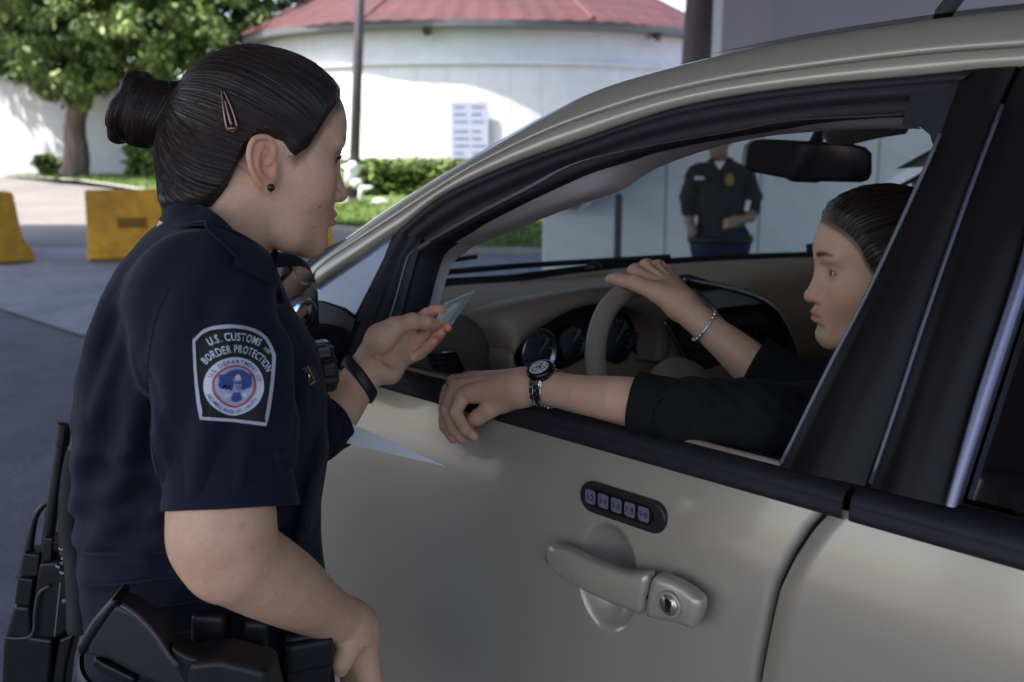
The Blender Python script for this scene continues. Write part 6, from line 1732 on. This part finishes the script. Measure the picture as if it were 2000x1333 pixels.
for i in range(3):
    m0 = (K[i] + K[i + 1]) / 2 + np.array([-.002, -.006, .009]); fa.cone(m0, m0 * .6 + (wr + [0, 0, .02]) * .4, .0035, .0015, .006, 'sub')
P2, F2 = fa.mesh()
# right arm reaching to the wheel
Ra = [wv(1338, 603, -.385), wv(1372, 632, -.39), wv(1430, 680, -.405), wv(1490, 728, -.42), wv(1600, 775, -.45)]
fb2 = SDF(np.min(Ra, 0) - .17, np.max(Ra, 0) + .10, .002)
fb2.chain(spline(Ra, 16), np.interp(np.linspace(0, 1, 16), np.linspace(0, 1, 5), [.0218, .0240, .0315, .0365, .042]), .004)
w2 = Ra[0]
K2 = [wv(1241, 530, -.405), wv(1263, 521, -.420), wv(1286, 522, -.435), wv(1304, 532, -.448)]
for q, r0 in zip(K2, (.0125, .013, .0125, .0115)): fb2.cone(w2 + (q - w2) * .1, q, .0205, r0 * .85, .012)
for q, r0 in zip(K2, (.0125, .013, .0125, .0115)): fb2.ell(q, (r0, r0, r0), .004)
F2g = [[K2[0], wv(1216, 540, -.432), wv(1214, 565, -.438), wv(1224, 588, -.43)], [K2[1], wv(1238, 536, -.452), wv(1234, 566, -.456), wv(1242, 590, -.445)], [K2[2], wv(1264, 542, -.468), wv(1262, 572, -.468), wv(1270, 590, -.455)], [K2[3], wv(1290, 552, -.475), wv(1290, 578, -.472), wv(1294, 592, -.46)]]
for f_, r0 in zip(F2g, (.0105, .0108, .0104, .0095)): finger(fb2, f_, [r0 * 1.15, r0, r0 * .9, r0 * .78], .0025)
T2 = [wv(1285, 572, -.375), wv(1240, 553, -.368), wv(1208, 546, -.375), wv(1184, 546, -.385)]
fb2.cone(w2, T2[0], .019, .016, .012); finger(fb2, T2, [.0155, .0125, .0110, .0085], .005)
for i in range(3):
    m0 = (K2[i] + K2[i + 1]) / 2 + np.array([0, -.008, .009]); fb2.cone(m0, m0 * .6 + (w2 + [0, 0, .02]) * .4, .0040, .0015, .006, 'sub')
P3, F3 = fb2.mesh()
Vd, Fd = join_pf([(P1, F1), (P2, F2), (P3, F3)])
tn = H2.tint(Vd)
_L = H2.inv(Vd); _hg = _L[:, 2] - np.interp(_L[:, 0], hx, hz_); _w = (smoothstep(-.002, .008, _hg) * (np.abs(_L[:, 1]) < .0735) * (np.linalg.norm(_L, axis=1) < .16))[:, None]; tn = tn * (1 - _w) + tn * np.array((.30, .25, .25)) * _w
for q in K + K2: tblob(Vd, q, .018, (1.03, .88, .85))
for f_ in FG + F2g + [TH, T2]: tblob(Vd, f_[3], .013, (1.06, .80, .77))
drv = thing("person", "seated driver in a black sweater resting one arm with a watch on the window sill", "person", (H2C[0], H2C[1], .3))
dbody = mk("body", Vd, Fd, mat("skin_driver", (.53, .32, .215), .5, spec=.35, nz=[(40, .05, 3)], bump=[(700, .12)], sss=.1, tint=True), drv, tint=tn)
H2.eyes(drv); DBV = BVHTree.FromPolygons([tuple(v) for v in Vd], [tuple(f) for f in Fd])
# nails
def nails(fl_, parent, bvh):
    for f_ in fl_:
        t = f_[3] - f_[2]; t = t / np.linalg.norm(t); c = f_[3] * .75 + f_[2] * .25 + t * .002
        for dirn in (np.array([0, -1, .3]),):
            h = bvh.ray_cast(Vector(c + dirn * .03), Vector(-dirn).normalized())
            if h[0] is None: continue
            n_ = np.array(h[1]); x_ = np.cross(n_, t); x_ /= np.linalg.norm(x_) + 1e-9; p = np.array(h[0]) + n_ * .0003
            mb = MB(); mb.grid([[p + t * (a * .0052) + x_ * (b * .0042 * (1 - .25 * a * a)) - n_ * (.0012 * b * b) for b in (-1, -.5, 0, .5, 1)] for a in (-1, -.5, 0, .5, 1)])
            mb.build("fingernail", m_nail, parent, smooth=True)
nails(FG[:3], drv, DBV)
# hair: drawn back, a low knot behind
fh = SDF(H2C + [-.16, -.12, -.16], H2C + [.20, .12, .16], .0028)
def E2(c, r, k): fh.ell(H2.p(*c), np.array(r) * H2.s, k, H2.R)
E2((.002, 0, .036), (.0945, .0770, .090), .01); E2((.042, 0, .050), (.060, .0650, .056), .03); E2((.034, 0, -.012), (.060, .061, .072), .03); E2((-.055, 0, -.005), (.048, .060, .055), .03)
X, Y, Z = np.meshgrid(*fh.ax, indexing='ij'); L = H2.inv(np.stack([X, Y, Z], -1).reshape(-1, 3)); gg = gl_(L).reshape(fh.v.shape) - .003
fh.v = np.maximum(fh.v - (-.002 + .010 * smoothstep(0, .04, gg)).astype(np.float32), (-gg * .8).astype(np.float32))
fh.ell(H2.p(-.125, 0, .02), (.035, .04, .04), .01)
a_, f_ = fh.mesh(); rt2 = H2.p(-.10, 0, .03); uv2 = hair_uv(a_, rt2, (H2C - rt2) / np.linalg.norm(H2C - rt2))
dh = mk("hair", a_, f_, m_hair, drv, uv=uv2)
HB2 = BVHTree.FromPolygons([tuple(v) for v in a_], [tuple(f) for f in f_]); mb = MB(); cnt = 0
while cnt < 420:
    L0 = np.array([r5.uniform(-.04, .10), r5.uniform(-.085, .06), 0]); L0[2] = np.interp(L0[0], hx, hz_) + r5.uniform(-.002, .02) + (r5.random() < .4) * r5.uniform(0, .08)
    h = HB2.find_nearest(Vector(H2.p(*L0))); p0 = np.array(h[0]); cnt += 1; pth = [p0]
    for t in np.linspace(.1, 1, 9):
        q = p0 * (1 - t) + rt2 * t + np.array([0, 0, .03 * math.sin(PI * t)]); h = HB2.find_nearest(Vector(q)); pth.append(np.array(h[0]) + np.array(h[1]) * (.0008 + .002 * r5.random()))
    mb.tube(pth, .0004, 3, caps=False)
mb.build("hair_strand", m_strand, dh, fixn=False, smooth=True)
# sweater
fs2 = SDF(H2C + np.array([-.42, -.36, -.75]), H2C + np.array([.30, .46, -.06]), .004)
sL = wor(np.array([.00, -.30, H2C[2] - .235])); sR = wor(np.array([.02, -.66, H2C[2] - .235])); ch = wor(np.array([-.03, -.48, H2C[2] - .40])); wa = wor(np.array([-.05, -.48, .62]))
fs2.cone(sL, sR, .070, .070, .05); fs2.cone(nb2, (sL + sR) / 2, .062, .08, .05); fs2.cone(ch + U3 * .02, wa, .125, .13, .08); fs2.cone(ch + V3 * .08, wa + V3 * .06, .11, .12, .08); fs2.cone(ch - V3 * .08, wa - V3 * .06, .11, .12, .08)
eL = wv(1470, 828, -.115)
fs2.chain([sL, wv(1600, 850, -.20), eL], [.068, .058, .050], .03); fs2.chain([eL, wv(1370, 812, -.070), wv(1306, 799, -.048)], [.048, .0400, .0370], .02)
eR = wv(1640, 775, -.46)
fs2.chain([sR, eR], [.064, .052], .04); fs2.chain([eR, wv(1570, 765, -.442), wv(1526, 745, -.430)], [.052, .046, .0435], .02)
X, Y, Z = fs2.xyz((slice(None),) * 3)
fs2.v += (.0016 * np.sin(X * 210 + Y * 90) * np.cos(Z * 160)).astype(np.float32)
fs2.chain([wv(1290, 796, -.044), wv(1225, 783, -.031)], [.0325, .034], .002, 'sub'); fs2.chain([wv(1510, 738, -.425), wv(1450, 696, -.41)], [.0395, .041], .002, 'sub')
fs2.cone(nb2, H2.p(-.01, 0, -.06), .056, .062, .004, 'sub')
a_, f_ = fs2.mesh(); swt = mk("sweater", a_, f_, m_knit, drv)
cuff('cuff', wv(1350, 808, -.062), wv(1238, 785, -.033), .0375, .0362, m_knit, swt); cuff('cuff', wv(1560, 760, -.44), wv(1472, 714, -.417), .0440, .0445, m_knit, swt)
# legs under the dashboard
fl2 = SDF(CO + np.array([-1.1, -.3, .25]), CO + np.array([.6, 1.1, 1.0]), .01)
for sv in (-.38, -.58):
    fl2.chain([wor(np.array([-.08, sv, .64])), wor(np.array([.38, sv, .72])), wor(np.array([.62, sv, .36]))], [.085, .062, .045], .03)
    fl2.cone(wor(np.array([.60, sv, .31])), wor(np.array([.74, sv, .33])), .045, .035, .02)
a_, f_ = fl2.mesh(); mk("trousers", a_, f_, mat("dark_denim", (.02, .022, .03), .9, nz=[(30, .2, 2)]), drv)
# ---- wrist watch
wax = La[2] - La[0]; wax = wax / np.linalg.norm(wax); wc2 = La[1] * .93 + La[2] * .07
ref = A(1067, 700, 1.2) - wc2; ref = np.array([0, -.55, .85]); ref -= wax * (ref @ wax); ref /= np.linalg.norm(ref); rx = np.cross(wax, ref)
R_w = .0245
m_links = mat("steel_link", (.85, .85, .85), .22, metal=1); m_linkd = mat("dark_link", (.03, .03, .035), .12, metal=.6)
def wp(a, r, along=0): return wc2 + wax * along + (ref * math.cos(a) + rx * math.sin(a)) * r
mb = MB(); mb2 = MB()
NL = 18
for k in range(2, NL - 1):
    a = 2 * PI * k / NL; t = -ref * math.sin(a) + rx * math.cos(a); n = ref * math.cos(a) + rx * math.sin(a); R = np.stack([wax, t, n], 1); hw_ = .0092 - .0012 * abs(math.sin(a / 2))
    for sg in (-1, 1): mb.box(wp(a, R_w, sg * hw_ * .66), (hw_ * .36, .0037, .0016), R)
    mb2.box(wp(a + .17, R_w + .0002, 0), (hw_ * .30, .0034, .0014), R)
wat = mb.build("watch_strap", m_links, drv); bev(wat, .0005, 2); o = mb2.build("watch_centre_link", m_linkd, wat); bev(o, .0005, 2)
cw = wp(0, R_w + .0005)
mb = MB(); mb.lathe(cw, ref, [(-.004, .0155), (.004, .0178), (.0072, .0168), (.0078, .0140)], 36); wcase = mb.build("watch_case", mat("watch_bezel", (.02, .02, .022), .2, metal=.7), wat, smooth=True)
for sg in (-1, 1):
    mb = MB(); mb.box(wp(sg * .66, R_w + .002), (.0085, .004, .003), np.stack([wax, -ref * math.sin(sg * .66) + rx * math.cos(sg * .66), ref * math.cos(sg * .66) + rx * math.sin(sg * .66)], 1)); bev(mb.build("watch_lug", m_links, wat), .001, 2)
mb = MB(); mb.lathe(cw + ref * .0079, ref, [(-.001, .0128), (.0003, .0126)], 32); mb.build("watch_dial", mat("dial_white", (.55, .55, .54), .3), wat)
mb = MB(); fr2 = np.stack([wax, rx, ref], 1)
for k in range(12):
    a = 2 * PI * k / 12; mb.box(cw + ref * .0084 + (wax * math.cos(a) + rx * math.sin(a)) * .0106, (.0014, .00045, .0002), fr2 @ rotz(a))
for (a, b) in ((.005, .0), (-.0028, .0045), (-.0028, -.0045)):
    for k in range(16): q = 2 * PI * k / 16; mb.box(cw + ref * .0084 + wax * (a + .0033 * math.cos(q)) + rx * (b + .0033 * math.sin(q)), (.0007, .0004, .0002), fr2 @ rotz(q + PI / 2))
mb.box(cw + ref * .0088 + wax * .002, (.0036, .0005, .0002), fr2 @ rotz(.5)); mb.box(cw + ref * .0088 - rx * .003, (.0048, .0004, .0002), fr2 @ rotz(1.9)); mb.build("watch_marking", mat("dial_black", (.02, .02, .02), .4), wat)
mb = MB(); mb.lathe(wc2 + wax * -.0165 + ref * (R_w + .002), -wax, [(0, .0022), (.0028, .0022), (.0030, .0016)], 12); mb.build("watch_crown", m_links, wat)
# ring and bracelet
fdir = FG[1][1] - FG[1][0]; fdir /= np.linalg.norm(fdir); rc = FG[1][0] + fdir * .016
m_ = np.cross(fdir, [0, 0, 1]); m_ /= np.linalg.norm(m_); n_ = np.cross(fdir, m_)
rc = wv(872, 757, -.006); 
mb = MB(); mb.tube([FG[2][0] * .62 + FG[2][1] * .38 + (m_ * math.cos(a) + n_ * math.sin(a)) * .0122 for a in np.linspace(0, 2 * PI, 28, endpoint=False)], .0018, 6, closed=True); 
c = FG[2][0] * .66 + FG[2][1] * .34 - U3 * 0 + U3 * .0128
mb.lathe(c + [0, 0, .002], U3, [(-.002, .003), (.001, .0045), (.003, .003)], 10); mb.build("ring", m_chrome, drv, smooth=True)
bax = Ra[2] - Ra[1]; bax /= np.linalg.norm(bax); bc = Ra[1] * .92 + Ra[2] * .08
bx = np.cross(bax, [0, 0, 1.]); bx /= np.linalg.norm(bx); by = np.cross(bx, bax)
mb = MB(); ring_ = [bc + (bx * math.cos(a) + by * math.sin(a)) * .0275 + bax * (.008 * math.cos(a)) for a in np.linspace(0, 2 * PI, 40, endpoint=False)]
mb.tube(ring_, .0018, 6, closed=True)
for k in range(0, 40, 2): mb.lathe(ring_[k], ring_[(k + 1) % 40] - ring_[k], [(-.0025, .0016), (0, .0034), (.0025, .0016)], 8)
mb.build("bracelet", m_links, drv, smooth=True)

# ================================================================ OFFICER STANDING AGAINST THE WALL
GY = 6.6
o2 = thing("person", "officer with a gold chest badge standing before the white wall beyond the windscreen", "person", (A(1405, 400, GY)[0], GY, 0))
def G(x, y, dy=0.): return A(x, y, GY + dy)
H3 = Head(G(1404, 275), rotz(-PI / 2 - .25), .92)
f3 = SDF(G(1404, 275) + [-.14, -.16, -.34], G(1404, 275) + [.14, .16, .16], .005); H3.build(f3); f3.cone(H3.p(-.02, 0, -.05), G(1406, 322), .052, .06, .02)
pb = [f3.mesh()]
f3 = SDF(G(1320, 480) + [-.06, -.24, -.06], G(1490, 380) + [.06, .14, .16], .006)
rh = G(1352, 452, -.08); lh = G(1440, 432, -.15)
f3.chain([G(1345, 405, .02), G(1346, 430, -.02), rh], [.036, .032, .026], .01); f3.ell(rh, (.03, .03, .045), .02)
f3.chain([G(1470, 402, -.01), G(1466, 424, -.06), lh], [.036, .033, .026], .01)
for k in range(4): f3.chain([lh + np.array([-.02, -.01, .02 - .016 * k]), lh + np.array([-.06, -.025, .012 - .016 * k]), lh + np.array([-.085, -.005, .004 - .016 * k])], [.012, .0105, .008], .006)
f3.ell(lh + [-.01, 0, 0], (.04, .022, .04), .02)
pb.append(f3.mesh())
V3b, F3b = join_pf(pb); t3 = H3.tint(V3b)
mk("body", V3b, F3b, mat("skin_dark", (.26, .16, .11), .5, nz=[(30, .06, 2)], tint=True), o2, tint=t3)
f3 = SDF(H3.c - .16, H3.c + .18, .006)
f3.ell(H3.p(.0, 0, .042), (.092, .076, .084), .01, H3.R); f3.rbox(H3.p(.06, 0, -.05), (.12, .12, .085), .02, .02, H3.R, 'sub'); f3.rbox(H3.p(.13, 0, .02), (.06, .12, .05), .02, .02, H3.R, 'sub')
a_, f_ = f3.mesh(); mk("hair", a_, f_, mat("black_hair", (.012, .01, .01), .6), o2)
m_un = mat("dark_uniform", (.012, .012, .016), .85, nz=[(14, .2, 3)], bump=[(300, .2), (14, .4)])
f3 = SDF(G(1320, 490) + [-.10, -.28, -.08], G(1490, 300) + [.10, .25, .08], .008)
for (x, y, w, d) in ((1408, 352, .165, .11), (1408, 400, .17, .12), (1408, 452, .165, .12)): f3.ell(G(x, y), (w, d, .13), .06)
f3.cone(G(1362, 340), G(1452, 342), .062, .062, .05); f3.cone(G(1407, 318), G(1407, 345), .062, .09, .05)
f3.chain([G(1358, 345), G(1346, 385, .0), G(1346, 412, .0)], [.062, .056, .050], .03); f3.chain([G(1458, 347), G(1470, 385, 0), G(1470, 410, -.02)], [.062, .056, .050], .03)
f3.cone(G(1406, 300), G(1406, 330), .058, .066, .006, 'sub')
X, Y, Z = f3.xyz((slice(None),) * 3); f3.v += (.004 * np.sin(X * 60 + Z * 45) * np.cos(Z * 38)).astype(np.float32)
a_, f_ = f3.mesh(); mk("uniform_shirt", a_, f_, m_un, o2)
mb = MB(); mb.prism([G(1396, 316, -.095), G(1416, 316, -.095), G(1406, 332, -.125)], (0, .02, 0)); mb.build("undershirt", mat("white_cloth", (.7, .7, .7), .9), o2)
mb = MB(); bcn = G(1425, 352, -.155); mb.prism([bcn + np.array([.026 * math.cos(a) * (1 + .25 * (k % 2)), 0, .036 * math.sin(a) * (1 + .2 * (k % 2))]) for k, a in enumerate(np.linspace(0, 2 * PI, 14, endpoint=False))], (0, .05, 0)); mb.build("badge", mat("badge_gold", (.22, .155, .04), .35, metal=.8), o2)
for (x, y, w, h, dy) in ((1366, 348, .024, .010, -.15),):
    mb = MB(); mb.box(G(x, y, dy), (w, .04, h)); mb.build("name_tag", mat("tag_pale", (.5, .5, .5), .5), o2)
mb = MB(); mb.box(G(1459, 402, -.055), (.016, .022, .036), roty(.2)); bev(mb.build("sleeve_patch", mat("white_cloth", (.7, .7, .7), .9), o2), .008)
f3 = SDF(G(1340, 470) + [-.05, -.25, -.90], G(1475, 450) + [.05, .25, .08], .012)
hz3 = G(1407, 470)
f3.cone(hz3 + [-.07, 0, 0], hz3 + [.07, 0, 0], .125, .125, .04)
for sg in (-1, 1): f3.chain([hz3 + np.array([sg * .085, 0, -.05]), np.array([hz3[0] + sg * .10, GY, .45]), np.array([hz3[0] + sg * .11, GY + .02, .09])], [.098, .072, .066], .04)
a_, f_ = f3.mesh(); mk("trousers", a_, f_, mat("blue_trousers", (.012, .016, .040), .9, nz=[(20, .2, 2)]), o2)
for sg in (-1, 1):
    c = np.array([hz3[0] + sg * .11, GY - .03, 0]); f3 = SDF(c - [.08, .22, .02], c + [.08, .12, .16], .008); f3.cone(c + [0, .03, .10], c + [0, .03, .045], .055, .05, .01); f3.cone(c + [0, .03, .045], c + [sg * .02, -.13, .035], .048, .038, .02)
    a_, f_ = f3.mesh(); mk("boot", a_, f_, m_leather, o2)
g = []
for k in range(41):
    a = 2 * PI * k / 40; g.append([hz3 + np.array([(.205) * math.cos(a), .137 * math.sin(a), z]) for z in (-.012, .03)])
mb = MB(); mb.grid(g); o = mb.build("belt", m_leather, o2, smooth=True); solid(o, .006, 1)
